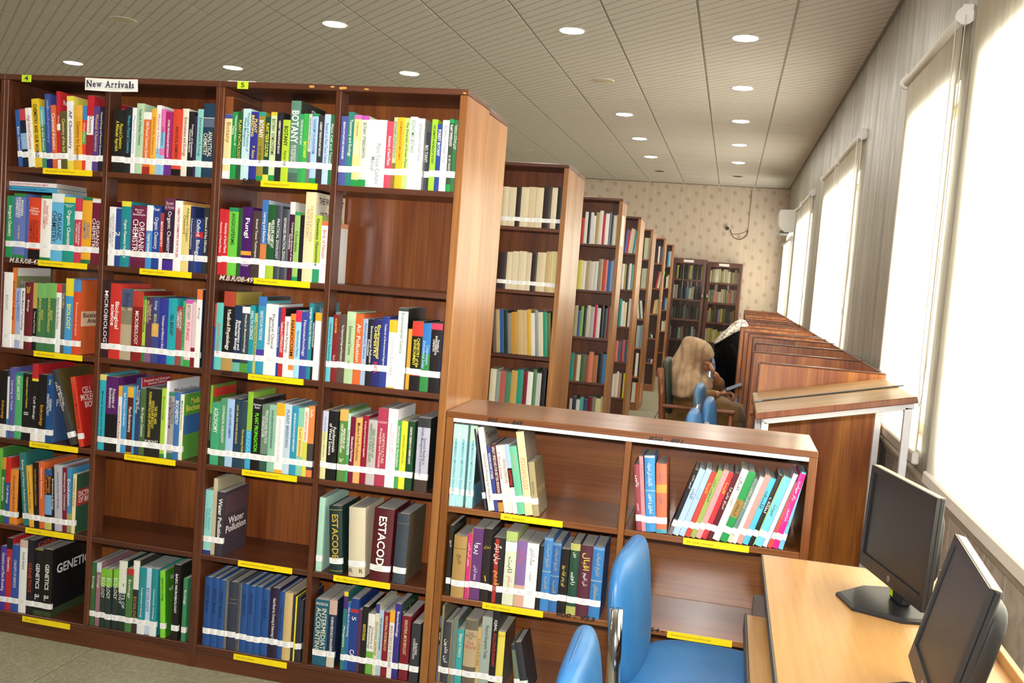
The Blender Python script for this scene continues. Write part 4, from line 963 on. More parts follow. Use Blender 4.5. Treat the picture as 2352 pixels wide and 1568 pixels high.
tall(5, 3, '''1160;385;1f5f7a;INTERMEDIATE|ACCOUNTING;t=e8dcb8 r=.12:.8 w=.75 2=MOSICH:.04:.08:e8e0c8 h2 x1287
1292;390;1f3050;HUMAN RESOURCE MANAGEMENT;T=c8a898:.22 B=d0c8b0:.16 r=.25:.8 w=.4 x1362
1420;315;2f7a74;Management;T=e8c81c:.06 M=4a2a74:.06:.22 r=.4:.75 x1456
1456;420;2f64b0;The Art of Coaching;r=.06:.5
1487;380;20408f;CAT;M=c02838:.14:.19 r=.7:.85 w=.55 2=5:.23:.31:f4f0e0
1561;485;5a3058;
1596;455;22201e;INSTITUTIONS;t=e8d848 r=.26:.5 f=26221e
1651;520;e8e8dc;Dictionary of|Biotechnology;B=6ab03a:.38 r=.2:.58 t=4a3a2a
1719;430;d8d4b0;EDUCATIONAL LEADERSHIP;T=3a3a8a:.13 t=6a5a2a r=.25:.72
1752;485;a8c4d4;GENETIC BASIS OF GROWTH AND DEVELOPMENT;t=1c2a34 b r=.12:.62 w=.3
1796;505;8a1a28;INDUSTRIAL MICROBIOLOGY;t=e8d0a0 r=.06:.6 w=.4
1852;490;e8e4d8;SENIOR SCIENCE AND TECHNOLOGY;T=f0a820:.18 t=6a5a40 r=.22:.85
1896;430;3a2f8a;Biotechnology;r=.1:.44 w=.5 f=1f4a34 c=Biology:.12:.3:c8d8c8 x1953
1964;540;7f1a28;INDUSTRIAL MICROBIOLOGY;t=e8d0a0 r=.06:.6 w=.4 x2047
2060;610;34363c;BUILDING|CONSTRUCTION;r=.25:.6 w=.5 x2142''', 430, 1280, 4.055, 2142, depth=.18, sn=.036)
# two books lying on top of the second-row books of the first bay
def lying(u0, u1, v0, v1, h, title, tc, label, zlow):
    x0 = solve_x(u0, .02, zlow); x1 = solve_x(u1, .02, zlow); th = .0165
    o = make_book('textbook', x0, th, zlow, .02, x1-x0, .17, h, None, {'ns': 1}, label, 'books lying flat on the second row')
    o.rotation_euler = (0, math.radians(90), 0); o.location = (x0, .02, zlow+th)
    put_text(o, title, (th/2, -.0018, (x1-x0)*.45), Z, -X, (x1-x0)*.78, th*.5, flat(tc, .5))
    return o
top2 = max(o.location.z + max(v.co.z for v in o.data.vertices) for o in COL.objects if o.get('group') == 'books in the second row of the first bay')
lying(16, 131, 434, 441, '3fa8d8', 'Magnesium and Transition Metal Complexes', '1f4a70', 'sky blue book lying flat under the white inorganic chemistry dictionary', top2+.0008)
lying(18, 130, 424, 433, 'e6e0e6', 'ENCYCLOPAEDIC DICTIONARY OF INORGANIC CHEMISTRY', 'b8344c', 'white inorganic chemistry dictionary lying flat on top of the pile', top2+.0186)
# a sliver of the next case at the picture's edge
cell('''0;330;2f50a0;''', -12, 130, 2.0, ZR[0], 'top row at the cut off case', 'books in the cut off case', xend=36, zmax=2.05)
# ---- low bookcase
def lowc(ri, data, ox, oy, s, xend, where, **kw):
    cell(data, ox, oy, s, ZLOW[ri], where, f'books in the low case, {where}', xend=xend, zmax=1.0 if ri == 0 else ZLOW[ri-1]-TH, kind='library_book', lim=(.626, 1.171) if 'farther' in where else (.029, .604), **kw)
lowc(0, '''190;340;a8dce0;REMEMBERING EMPOWERING TEACHERS II;t=4a8a9a r=.18:.86 w=.35 x258 T=b8e4d8:.2
262;350;a8dce0;REMEMBERING EMPOWERING TEACHERS II;t=4a8a9a r=.18:.86 w=.35 x342 T=b8e4d8:.2
368;355;a8dce0;REMEMBERING EMPOWERING TEACHERS II;t=4a8a9a r=.18:.86 w=.35 x442 T=b8e4c0:.2 f=4a5a58 g=6aa0c0:.72:1
574;400;2a2c3a;;l-12 hc x606
622;375;eee8dc;Technical Writing for Success;l-12 t=6a6458 r=.3:.88 w=.5 f=a09a8e c=Technical:.08:.16:4a4640 x688
690;590;3a4a9a;WRITING SHORT STORIES;l-12 r=.1:.5
733;570;5a2028;GREAT SPEECHES FOR BETTER SPEAKING;l-12 r=.03:.72 w=.5 B=c88a3a:.14
793;580;e8e4e0;S. Short Stories;l-12 t=a04038 r=.1:.5
838;575;e8dcd0;WRITING LITERATURE;l-12 t=8a6a5a r=.2:.56
888;570;e8e4e8;DeMYSTiFieD;l-12 T=a8c8f0:.34 M=1a1a20:.34:.62 t=d82a24 b r=.37:.6 w=.6
938;590;6ac8a0;Communication Skills;l-12 t=e89a70 r=.12:.36
1019;425;ecd4a4;PSYCHOLOGY;l-11 t=c89a6a r=.32:.7 f=8a8070
1104;760;b0a070;Selected Poems;l-10 t=5a5234 r=.36:.6 f=7f7550 c=POEMS:.5:.6:c8b888 x1172''', 990, 900, 4.704, 1172, 'top shelf under white strip', sn=.04, depth=.17)
lowc(0, '''285;490;9a3a48;باتیں;l-7 hc r=.14:.36 w=.7 2=نمبر:.56:.72:e8d8d8
343;405;f08a94;حیات اقبال;l-7 t=c84a5a r=.1:.3 2=ادب:.4:.6:c84a5a
386;395;3a94d8;نگارشات کی تحریک;l-6 hc r=.1:.4 w=.6 T=b8ccd8:.03 M=8ab4d0:.45:.47 2=تحقیق_و_تدوین:.5:.76:e8e8d8
496;480;e8704a;سرگزشت;l-5 hc t=4a6a8a r=.1:.26 w=.6 M=e8a040:.3:.42 2=ناول:.46:.58:5a6a8a B=4aa0b0:.06 x608
618;555;26242a;اسیر ذات;l17 r=.08:.28 w=.6 B=7a7274:.24
664;548;a8c8ec;کلیات;l17 r=.3:.45
732;550;a8c8ec;کلیات;l17 t=7aa0d0 r=.3:.45
796;578;e04030;کلیسا;l17 t=f0d040 r=.15:.35
852;560;98b050;فردوس بریں;l17 r=.1:.5
907;560;d09a9a;;l17
970;585;d83038;کلیسا;l17 t=f0d040 r=.15:.32
1030;590;5a1a24;امراؤ جان ادا;l17 r=.15:.6 w=.6
1087;552;f0ead8;اقبال;l17 t=3a3a34 r=.1:.3 w=.6 2=خطوط:.4:.52:7a6a50
1166;580;1f9a4a;ارمغان;l17 M=a8803a:.4:.65 t=2a3a1a r=.42:.62
1246;650;6a8a80;اردو کی کہانی;l17 t=d8d080 r=.1:.5 B=e8d8b0:.12
1296;630;f4f2f0;ادب;l17 t=6a5a50 r=.15:.3
1342;615;d8948c;;l17
1406;645;4ac0e0;فلسفہ;l17 r=.15:.5
1470;615;201c20;لطائف;l17 V=b8d040:.86:.97 r=.3:.55
1530;635;6ad0e8;سیرت;l17 r=.4:.56
1617;600;e4d4ec;;l17 V=3a4a7a:.86:.95
1672;690;e84a34;افسانے;l17 t=3a2a3a r=.1:.36
1717;610;e01f8a;راز حیات;l17 r=.1:.36 w=.6 2=شاعری:.45:.65:f4e0ec
1786;610;6ac0e4;شہید;l17 t=2a6a9a r=.2:.34 2=ناول:.6:.72:2a6a9a x1838''', 1400, 960, 4.612, 1838, 'top shelf, farther bay', sn=.03, depth=.14)
lowc(1, '''198;215;2c2824;تاریخ;r=.2:.32 w=.6 x242
255;320;b08a48;تاریخ;hc t=3a2a14 r=.3:.45 w=.4 M=6a5424:.2:.21 x397
402;305;d8307a;بچوں کی باتیں;r=.14:.5 w=.7
444;245;6a3a78;پروا;V=e08a30:.0:.06 r=.2:.36 w=.6 2=محمد_الیاس:.52:.72:e8d8ec x566
568;250;2c2426;شعرای;h t=c8a84a r=.2:.3 2=۱:.64:.72:c8a84a h2
657;345;1e1618;جہان دیگر;V=b02a20:.3:.58 hc r=.08:.4 w=.6 2=قدیم:.5:.72:e8b850 x804
808;280;dce0c0;ثابت;T=b4cc6a:.14 t=5a5a30 r=.34:.56 w=.5 f=aac858 2=سلام:.6:.75:c87a7a M=f2eeea:.12:.27 x928
931;380;8a6aa8;پہلا پیار;B=d8a890:.33 t=d85a6a r=.12:.34 w=.6
1039;405;f0eef0;جنگ آزادی;t=6a6a72 r=.08:.34 w=.5 2=مصنف:.45:.58:8a8a90
1164;440;1e1c20;;hc
1216;345;3a84cc;تاریخ ادبیات;hc t=c8b070 r=.08:.4 w=.5 T=6a9ac8:.04 M=8aa8b8:.45:.47 2=ادب:.5:.72:c8b070
1309;400;2f6cb0;تاریخ ادبیات;hc t=b8a878 r=.08:.4 w=.5 T=6a90b8:.04 M=7a98b0:.47:.49 2=ادب:.52:.74:b8a878 x1400
1402;470;241c20;اور پھر ایک روز;r=.25:.58 t=e8d860 w=.55 x1494
1500;405;1f4a34;زاویے;hc T=b8b860:.1 r=.4:.58 w=.5 B=b0b458:.12 2=جون:.12:.2:e0e0c8
1603;430;5a2438;اقبال;hc t=e0cc50 r=.1:.34 w=.6 2=نئی_تفہیم:.38:.56:f0e8ec x1744
1742;445;2f7cc4;تاریخ ادبیات;hc t=c0b078 r=.08:.4 w=.5 T=6a9ac8:.04 M=8aa8b8:.46:.48 2=مسلمانان:.52:.74:c0b078 f=1f4f90''', 980, 1160, 4.704, 1862, 'middle shelf beside blue chair', sn=.04, depth=.17)
lowc(2, '''108;350;5a6a78;THE NEXT;hc r=.2:.42 M=1c1a1c:.18:.44 x162
164;235;8a8060;;x187
190;410;3a3c44;ابن خلدون;hc r=.28:.66 w=.6
274;380;6a7a70;;hc V=b08a40:.0:.1
344;490;2fa8a8;Essays in History;r=.08:.5 t=e8e0c8 x412
419;380;b8a078;THE|HISTORY|OF;hc h r=.18:.29 t=5a4a30 T=6a6454:.15 2=Our|World:.31:.43:b05040 h2 B=6a5c48:.3 x557
558;470;c8a868;LITERATURE;t=8a6a3a
597;350;a0aca0;Physical Geography Today;t=2a2c2a r=.12:.58 w=.4
704;275;221c1e;IQBAL;r=.12:.26 w=.5 2=AN_ILLUSTRATED_BIOGRAPHY:.28:.7:c83a34
775;515;e8d84a;اردو;t=c06a3a h r=.03:.09 w=.5 x852 f=4a4438
1003;660;6a7a64;;hc l-9 T=3a3a4a:.1 x1066
1076;640;30323a;;hc l-13 x1160''', 970, 1340, 4.704, 1160, 'lowest shelf behind blue chair', sn=.032, depth=.17)
# ---- the bookcases receding along the aisle
def aisle(k, ri, x0, x1, yt, cols, ox=1100, oy=360, s=2.6125, lean=0, jit=14, st=False, hc=''):
    xr, y, dp = ROWSX[k]; n = len(cols); ws = [RND.uniform(.7, 1.3) for _ in cols]; tot = sum(ws); x = x0; L = []
    for c, w in zip(cols, ws):
        L.append(f"{x:.1f};{yt+RND.uniform(-jit, jit):.1f};{c};;{hc} {'l%d' % lean if lean else ''} {'' if st else 'ns'}"); x += (x1-x0)*w/tot
    cell('\n'.join(L), ox, oy, s, ZB[ri], f"{RN[ri]}, {ORD[k+1]} aisle bookcase", f'books in the {ORD[k+1]} aisle bookcase', 'aisle_book', y+.02, x1, zmax=(2.07 if ri == 0 else ZB[ri-1]-TH), depth=.17, sn=.03)
CR, CR2, DK = 'ddceaa', 'd6c49c', '3a2a28'
aisle(0, 0, 128, 490, 182, [CR, CR, DK, CR, CR2, CR, DK, CR, '2f2826'], jit=4, st=True)
aisle(0, 1, 104, 457, 570, [DK, CR, CR, CR, 'd8c4a8', DK, CR2, 'c8ac78', 'dccb88'], jit=5, st=True)
aisle(0, 2, 84, 432, 925, ['6a5a54', 'b89a68', '2a5aa0', '24382f', '8a8478', 'c8902c', 'c8a870', 'd0b078', 'd8a830', 'e0dccc', '8a94a0', 'd8d0b0', '1f9a78', '6a7a3a'], lean=-5)
aisle(0, 3, 52, 385, 1290, ['dcd2b4', '8aa090', 'c05a54', '4a8a6a', 'c8a050', '2a9a84', '8a1f2c', 'f0eeec', '5a8a5a', 'c8ccc8', '2c2a30'], jit=22)
aisle(1, 0, 608, 846, 345, ['c8382c', 'e0dcd0', '2a2a2c', 'd8d8d8', 'e8e4d8', 'b09a60', 'e8dcd0', 'c82a34', 'f0ece4', '6a7a8a', '2f3f50', 'd8d0b8', 'd0c8a0', 'e0d8b8'], jit=22)
aisle(1, 1, 585, 818, 620, ['d8cc50', 'e8e0c8', 'b0a080', 'd8ccb8', 'd0d0d0', '9a8a6a', 'd84a2c', '3a6ab0', '8ab0c0'], jit=10)
aisle(1, 2, 563, 790, 905, ['a8a070', '3a5aa0', '8ab040', '1f3a2c', 'c8c0a8', 'b0b0a8', 'd02a4a', 'd8d8d0', '1a1c20', '2a3a34', '8a1a24', '3a4048'], jit=18)
aisle(1, 3, 538, 762, 1180, ['1f8a80', '8a5a20', 'd8ccb0', '4a6a3a', '9a5040', 'e07a5a', 'b06a3a', '24262c', '3a84c0'], jit=12)
aisle(1, 4, 533, 738, 1445, ['b8b4b0', '3a3840', 'd0d8d0', '4aa89a', '3a4a70', '7a1a24', '8a8478', 'd8d48a', 'c8b890'], jit=10)
aisle(2, 0, 868, 946, 435, ['3a5ab0', 'd02a40', 'e8d8a8', 'd8c8a0', '1f9aa8', 'e0d0c0'], jit=8, lean=4)
aisle(2, 1, 850, 936, 645, ['e8e4dc', 'a89a3a', '3a3a3c', 'e8e4e0', '5ab09a', 'a8843a'], jit=6)
aisle(2, 2, 832, 906, 860, ['1f8f84', 'd8e0d8', 'e8d0a0', '24241f', 'e0e0e0'], jit=16)
aisle(2, 3, 812, 886, 1100, ['d86a5a', '3a6a80', '8a2a34', 'd85a48', '3a5a80'], jit=8)
aisle(2, 4, 788, 872, 1300, ['e8e8e8', 'd8d0b8', 'e8e0c8', 'c88a7a', '2a3a2a', 'e8e020'], jit=14)
Dk = dict(ox=1400, oy=480, s=5.225)
aisle(3, 0, 405, 497, 345, ['aab48e', 'b4bc98', 'a4ae8a', 'b0b894'], jit=3, **Dk)
aisle(3, 1, 370, 468, 712, ['aab08e', 'b0b694', 'a8b090', 'b4ba9a'], jit=3, **Dk)
aisle(3, 2, 335, 415, 1090, ['e0dcc0', '4a5a38', 'd8dcd8', '2a2a24'], lean=-8, **Dk)
aisle(3, 3, 310, 395, 1400, ['b0b0a0', '9aa8b0', '6a90b0', 'd0c8a8'], **Dk)
aisle(3, 4, 326-30, 375, 1735, ['e8e0d0', '2a2a2a', '8ab0b0'], **Dk)
aisle(3, 5, 255, 355, 2080, ['c8ccc0', 'e8621c'], jit=4, **Dk)
aisle(4, 0, 575, 648, 450, ['d8d8c8', '5a2a34', '4a5a80', '2a2a34'], **Dk)
aisle(4, 1, 548, 612, 755, ['d83a34', 'e8d8d0', '5ac03a'], lean=8, **Dk)
aisle(4, 2, 515, 588, 1090, ['e8a860', 'd8c080', 'b0b080', 'e0e0d0'], lean=5, **Dk)
aisle(4, 3, 485, 530, 1500, ['4a6a50', 'd8dcd8', '2a3a34'], lean=-10, **Dk)
aisle(4, 4, 450, 520, 1800, ['3a5a60', '2a3a50', 'e0e0d8', 'b01f34'], lean=6, **Dk)
aisle(5, 0, 692, 742, 505, ['3a9ad0', 'e0dcc8'], **Dk)
aisle(5, 1, 672, 720, 800, ['d8ccb8', 'd0c0a0', 'c8b894'], **Dk)
aisle(5, 2, 645, 695, 1070, ['3a5a90', '8ab0c0', 'b8c4c8'], **Dk)
aisle(5, 3, 618, 668, 1345, ['d8ccb8', 'c8b898', 'd8d0c0'], **Dk)
# ================================================================ furniture
BLUE = None
def vinyl():
    m, nt, b = newmat('blue_vinyl'); n = noise(nt, position(nt), 3.2, 3.0, .6)
    nt.links.new(ramp(nt, n, [(.38, lin('2c6ca6')), (.58, lin('3f7ab0')), (.76, lin('788898'))]), b.inputs['Base Color']); b.inputs['Roughness'].default_value = .42; return m
BLUE = vinyl()
def blue_chair(x, y, rz, label, up=0.0):
    t = thing('blue_chair', label, 'chair', (x, y, 0), rz, 'blue padded chairs with chrome frames')
    def wp(p):
        q = p.copy(); q.x += -.10*(q.z) - .5*(q.y**2)*.6; return q + Vector((-.215, 0, .634+up))
    v, f = superell(.036, .205, .176, .55, .75, 32, 22, wp); link('backrest', mesh('backrest', v, f, BLUE, True), t)
    rim = [wp(Vector((-.004, .207*spow(math.cos(a), .75)*1.0, .178*spow(math.sin(a), .62)))) for a in [2*math.pi*i/40 for i in range(41)]]
    tube('piping', rim, .0028, flat('2f69a0', .5), t, 6)
    v, f = superell(.225, .225, .04, .5, .45, 32, 16, lambda p: p + Vector((.02, 0, .452+.012*math.cos(p.x*5)))); link('seat', mesh('seat', v, f, BLUE, True), t)
    for s in (-1, 1):
        yy = -.222 if s < 0 else .17
        tube('back_post', arcpts([(-.222, yy, .70+up), (-.212, yy, .50), (-.205, yy, .40), (-.12, yy*.93, .40)], .05), .0165, CHROME, t, 14)
        tube('leg', arcpts([(-.215, yy, .42), (-.25, yy, .2), (-.27, yy, .0)], .05), .0125, CHROME, t)
        tube('leg', arcpts([(-.12, yy*.9, .395), (.17, yy*.9, .39), (.21, yy*.95, .3), (.225, yy*.95, 0)], .05), .0125, CHROME, t)
    tube('cross_rail', [(-.12, -.2, .39), (-.12, .2, .39)], .011, CHROME, t)
    return t
blue_chair(.925, -.50, math.radians(-5), 'blue chair pulled up to the computer desk, seat in view')
blue_chair(.90, -1.235, math.radians(1), 'nearest blue chair, only rounded backrest top showing')
blue_chair(1.0, 1.66, math.radians(-3), 'blue chair just behind the low bookcase, lowest of three backrests', .10)
blue_chair(1.062, 2.40, math.radians(-3), 'blue chair behind the low bookcase nearest the white-legged stand', .08)
blue_chair(.985, 3.25, math.radians(-3), 'blue chair in front of reader in beige hijab', .068)
blue_chair(1.0, 5.72, math.radians(-4), 'dark blue chair between the two seated readers', .06)
# ---- computer desk, keyboard tray, monitors
t = thing('computer_desk', 'light oak computer desk along the window wall', 'desk', (1.045, -2.3, 0))
EDGE = flat('57504a', .5)
box('desk_top', 0.004, .481, 0, 2.065, .738, .76, WOOD_DESK, t, .001)
joinbox('edge_band', [(0, .004, 0, 2.065, .732, .7598), (.004, .481, 2.065, 2.069, .732, .7598)], EDGE, t)
box('side_panel', .02, .47, 2.02, 2.04, 0, .738, WOOD_DESK, t); box('side_panel', .02, .47, .02, .04, 0, .738, WOOD_DESK, t)
box('back_panel', .455, .473, .04, 2.02, .2, .738, WOOD_DESK, t); box('upstand', .481, .497, 0, 2.07, .70, .785, WOOD_DESK, t)
box('keyboard_tray', -.034, .30, .55, 1.86, .628, .646, WOOD_DESK, t, .001); box('tray_edge', -.040, -.034, .55, 1.86, .600, .650, EDGE, t)
box('tray_runner', -.02, .4, .53, .548, .63, .70, flat('4b4038', .5), t); box('tray_runner', -.02, .4, 1.862, 1.88, .63, .70, flat('4b4038', .5), t)
def monitor(x, y, rz, tilt, z0, W, H, label):
    t = thing('computer_monitor', label, 'monitor', (x, y, .7602), rz, 'black computer monitors on the desk'); ct, st_ = math.cos(tilt), math.sin(tilt)
    piv = Vector((0, .0, z0-.7602))
    def tl(v): return [piv + Vector((a, b*ct + c*st_, -b*st_ + c*ct)) for a, b, c in v]
    def part(nm, x0, x1, y0, y1, a, b, m, ch=.003):
        v, f = boxgeo(x0, x1, y0, y1, a, b, ch); return link(nm, mesh(nm, tl(v), f, m), t)
    w, fb = W/2, .016
    V = [(-w, 0, 0), (w, 0, 0), (w, 0, H), (-w, 0, H), (-w+fb, 0, .034), (w-fb, 0, .034), (w-fb, 0, H-fb), (-w+fb, 0, H-fb), (-w+fb, .006, .034), (w-fb, .006, .034), (w-fb, .006, H-fb), (-w+fb, .006, H-fb)]
    bz = link('bezel', mesh('bezel', tl(V), [(0, 1, 5, 4), (1, 2, 6, 5), (2, 3, 7, 6), (3, 0, 4, 7), (4, 5, 9, 8), (5, 6, 10, 9), (6, 7, 11, 10), (7, 4, 8, 11)], BLACKP), t)
    part('screen', -w+fb, w-fb, .005, .008, .034, H-fb, SCREEN, 0)
    part('housing', -w, w, .0, .028, -.0005, H+.0005, BLACKP, .004) if False else None
    vv, ff = boxgeo(-w, w, .0085, .022, 0, H, .003); link('back_shell', mesh('back_shell', tl(vv), ff, BLACKP), t)
    joinb = [(-w, -w+.0012, 0, .009, 0, H), (w-.0012, w, 0, .009, 0, H), (-w, w, 0, .009, H-.0012, H), (-w, w, 0, .009, 0, .0012)]
    V2, F2 = [], []
    for q in joinb:
        v, f = boxgeo(*q); n = len(V2); V2 += v; F2 += [[i+n for i in g] for g in f]
    link('bezel_rim', mesh('bezel_rim', tl(V2), F2, BLACKP), t)
    part('top_cover', -w+.004, w-.004, .004, .021, H-.0002, H+.0012, flat('b8a888', .5), 0)
    v, f = superell(w*.62, .03, H*.36, .4, .4, 20, 12, lambda p: p + Vector((0, .045, H*.48))); link('back_bulge', mesh('back_bulge', tl(v), f, BLACKP, True), t)
    v, f = tubegeo([(0, -.0008, .017), (0, .001, .017)], .008, 16); link('maker_badge', mesh('maker_badge', tl(v), f, flat('8a8c92', .3, .6)), t)
    put_text(t, 'hp', piv + Vector((0, -.0012*ct + .017*st_, .0012*st_ + .017*ct)), X, Vector((0, st_, ct)), .009, .009, flat('2a2c30', .4), False, 'badge_lettering')
    box('stand_neck', -.035, .035, .022, .05, .012, z0-.7602+.06, flat('1a1a1c', .25), t, .004)
    tg = link('energy_label', mesh('energy_label', [(-.03, .0215, .02), (-.012, .0215, .02), (-.012, .0215, .045), (-.03, .0215, .045)], [(0, 1, 2, 3)], flat('b8cc1c', .5)), t)
    bp = [(-.055, -.105), (.055, -.105), (.125, -.01), (.125, .10), (-.125, .10), (-.125, -.01)]
    n = 6; V = [(a, b, 0) for a, b in bp] + [(a*1.0, b, .007) for a, b in bp] + [(a*.93, b*.93, .012) for a, b in bp]
    link('stand_base', mesh('stand_base', V, [tuple(range(6))[::-1]] + [(i, (i+1) % 6, 6+(i+1) % 6, 6+i) for i in range(6)] + [(6+i, 6+(i+1) % 6, 12+(i+1) % 6, 12+i) for i in range(6)] + [tuple(range(12, 18))], BLACKP), t)
    tube('power_cable', arcpts([(.12, .06, z0-.7602+.02), (.14, .06, .03), (.19, .04, .006), (.26, .07, .006)], .03), .0035, flat('141416', .5), t, 8)
    return t
monitor(1.336, -.556, math.radians(-76), math.radians(2), .812, .375, .268, 'black computer monitor farther along the oak desk')
monitor(1.298, -1.185, math.radians(-94), math.radians(13), .80, .37, .272, 'black computer monitor nearest the camera, cut by picture edge')
# ---- sloping newspaper stand with white legs
t = thing('newspaper_stand', 'sloping brown newspaper stand on white metal legs', 'stand', (1.05, 1.17, 0)); sl = math.atan2(.142, .655); cs, sn_ = math.cos(sl), math.sin(sl)
def slope(v): return [(a*cs - c*sn_, b, .99 + a*sn_ + c*cs) for a, b, c in v]
v, f = boxgeo(-.01, .642, -.02, .385, -.018, 0, .006); link('top_board', mesh('top_board', slope(v), f, WOOD_STAND), t)
v, f = boxgeo(-.01, .642, .392, .80, -.018, 0, .006); link('top_board', mesh('top_board', slope(v), f, WOOD_STAND), t)
v, f = boxgeo(-.012, .644, -.026, -.018, -.026, .002, .003); link('front_lipping', mesh('front_lipping', slope(v), f, WOOD_CHAIR), t)
v, f = tubegeo(slope([(-.004, .388, .004), (.66, .388, .004)]), .004, 8); link('paper_rod', mesh('paper_rod', v, f, flat('5a5a5c', .35, .8)), t)
v, f = boxgeo(-.005, .03, .376, .398, .002, .010); link('rod_hasp', mesh('rod_hasp', slope(v), f, flat('6a6a6c', .4, .6)), t)
for a, b in ((.02, 0), (.59, 0), (.02, .75), (.59, .75)):
    zt = .99+(a+.015)*math.tan(sl)-.045; box('leg', a, a+.03, b, b+.03, 0, zt, WHITE_METAL, t, .002)
for b in (0, .75):
    v, f = boxgeo(.02, .632, b, b+.03, -.052, -.020, .002); link('slope_rail', mesh('slope_rail', slope(v), f, WHITE_METAL), t)
box('side_rail', .02, .05, .03, .75, .93, .96, WHITE_METAL, t); box('side_rail', .59, .62, .03, .75, 1.055, 1.085, WHITE_METAL, t)
# ---- row of study carrels along the windows
YC = [2.0, 2.79, 3.72, 4.46, 5.04, 5.40, 6.2, 7.0, 7.93, 8.72, 9.5, 10.35, 11.2, 12.1, 13.0]
XC = [0, -.013, .022, .022, 0, -.031, -.056, 0, .013, .02, .034, .04, .05, .055, .066]
for k in range(len(YC)):
    L = .80 if k+1 >= len(YC) else YC[k+1]-YC[k]
    lb = 'wooden study carrel nearest the sloping stand, end panel in full view' if k == 0 else f'wooden study carrel in the window row, {ORD[k+1]} from the sloping stand'
    t = thing('study_carrel', lb, 'carrel', (1.07, YC[k], 0), 0, 'wooden study carrels along the windows')
    jx = XC[k]; jz = RND.uniform(-.006, .006) if k else 0
    box('end_panel', jx, .615, 0, .024, 0, 1.14+jz, WOOD_CARREL, t, .002); box('end_lipping', jx-.008, jx, -.001, .025, 0, 1.143+jz, WOOD_CARREL_DK, t, .002)
    box('top_lipping', jx, .615, -.001, .025, 1.14+jz, 1.148+jz, WOOD_CARREL_DK, t, .002)
    box('back_panel', .596, .615, .025, L-.003, .1, 1.14, WOOD_CARREL, t, .002); box('back_lipping', .594, .617, .026, L-.003, 1.1405, 1.148, WOOD_CARREL_DK, t, .002)
    box('desk_surface', .03, .595, .026, L-.004, .72, .745, WOOD_CARREL, t, .003); box('apron', .035, .055, .03, L-.01, .60, .719, WOOD_CARREL_DK, t, .002)
    box('book_shelf', .38, .595, .026, L-.004, .95, .968, WOOD_CARREL, t, .002)
t = thing('key_hook', 'small wooden tag hanging by a hook on first carrel', 'hook', (1.05, 1.985, .93)); tube('hook', arcpts([(0, 0, 0), (.006, -.006, .012), (.0, -.012, .02), (-.006, -.006, .012)], .004), .0015, flat('b0702c', .3, .8), t, 6); box('wooden_tag', -.008, .008, -.008, -.004, -.05, -.002, WOOD_CARREL, t)
# ---- glazed cabinets on the end wall
YCAB = YF-.36
def cabinet(u0, v0, u1, v1, label, cols, seed):
    a, b = at(u0, v0, 'y', YCAB), at(u1, v1, 'y', YCAB); W, top = b.x-a.x, (a.z+b.z)/2; R_ = random.Random(seed)
    t = thing('glazed_cabinet', label, 'cabinet', (a.x, YCAB, 0), (0 if 'dark' in label else -.05), 'dark glazed cabinets on the end wall')
    joinb = [('side_panel', 0, .02, .03, .34, 0, top), ('side_panel', W-.02, W, .03, .34, 0, top), ('top_panel', .02, W-.02, .03, .34, top-.03, top), ('back_panel', .02, W-.02, .33, .34, 0, top-.03), ('plinth', .02, W-.02, .03, .05, 0, .1)]
    for q in joinb: box(*q, WOOD_CAB, t)
    hs = [.12, .50, .86, 1.21, 1.56]; hs = [h_*top/1.93 for h_ in hs] + [top-.05]
    dr = link('door', None, t); 
    fr = .055
    joinbox('door_frame', [(0, fr, 0, .028, .08, top), (W-fr, W, 0, .028, .08, top), (fr, W-fr, 0, .028, top-.09, top), (fr, W-fr, 0, .028, .08, .15)], WOOD_CAB, t, .003)
    for i, h_ in enumerate(hs[1:-1]): box('glazing_bar', fr, W-fr, 0.002, .026, h_-.02, h_+.015, WOOD_CAB, t)
    bpy.data.objects.remove(dr)
    for i in range(5):
        z0, z1 = (hs[i]+.03 if i == 0 else hs[i]+.0155), (hs[i+1]-.0205 if i < 4 else top-.0905)
        box('pane', fr, W-fr, .012, .015, z0, z1, GLASS, t, 0); box('shelf', .0205, W-.0205, .06, .329, hs[i]-.012, hs[i], WOOD_CAB, t, 0)
    box('name_card', W*.32, W*.62, -.003, -.0005, top-.065, top-.02, STICK, t, 0)
    tube('handle', [(W-.03 if 'dark' in label else .03, -.012, 1.25), (W-.03 if 'dark' in label else .03, -.012, 1.35)], .008, CHROME, t, 8)
    for i in range(1, 5):
        x = .04
        cs_ = cols[i-1]; n = 0
        while x < W-.06:
            w = R_.uniform(.032, .05); h_ = min(R_.uniform(.2, .26), hs[i+1]-hs[i]-.05); n += 1
            c = cs_[n % len(cs_)] if len(cs_) > 1 else cs_[0]
            make_book('cabinet_book', a.x+x, w, hs[i], YCAB+.08, h_, .17, c, None, {'ns': 1, 'hc': 1}, f"{cname(c)} book, {ORD[n]} along {['fourth', 'third', 'second', 'top'][i-1]} shelf of {'left' if 'dark' in label else 'right'} glazed cabinet", 'books inside the glazed cabinets')
            x += w+.001
cabinet(1546, 590, 1624, 598, 'dark glazed cabinet beside the last aisle bookcase', [['b8b4a8', '8a8a80', '5a1a1c', '3a4a54', '2a3a44'], ['3a4038', '6a7470', '4a5450', '3a302c', '2a3034'], ['3a6a90', 'c8c4b4', 'b8b09c', '22262c', '1f4a6a', '1a1e24'], ['1c2420', '28302a', 'c8b850', '1a201c', '202824']], 3)
cabinet(1627, 600, 1706, 607, 'glazed cabinet of cream volumes beside the study carrels', [['b8a030', 'd0c8b0', 'c8b870'], ['3a3a34', '8a7aa0', 'c8a030', '4a6a3a', '2a2024'], ['c8b0a0', 'b8a850', '5a8a7a', 'c86a5a', 'c87060', 'c8c4b4'], ['cfc49c', 'd4caa4', 'a89a78', 'd8cca0']], 5)
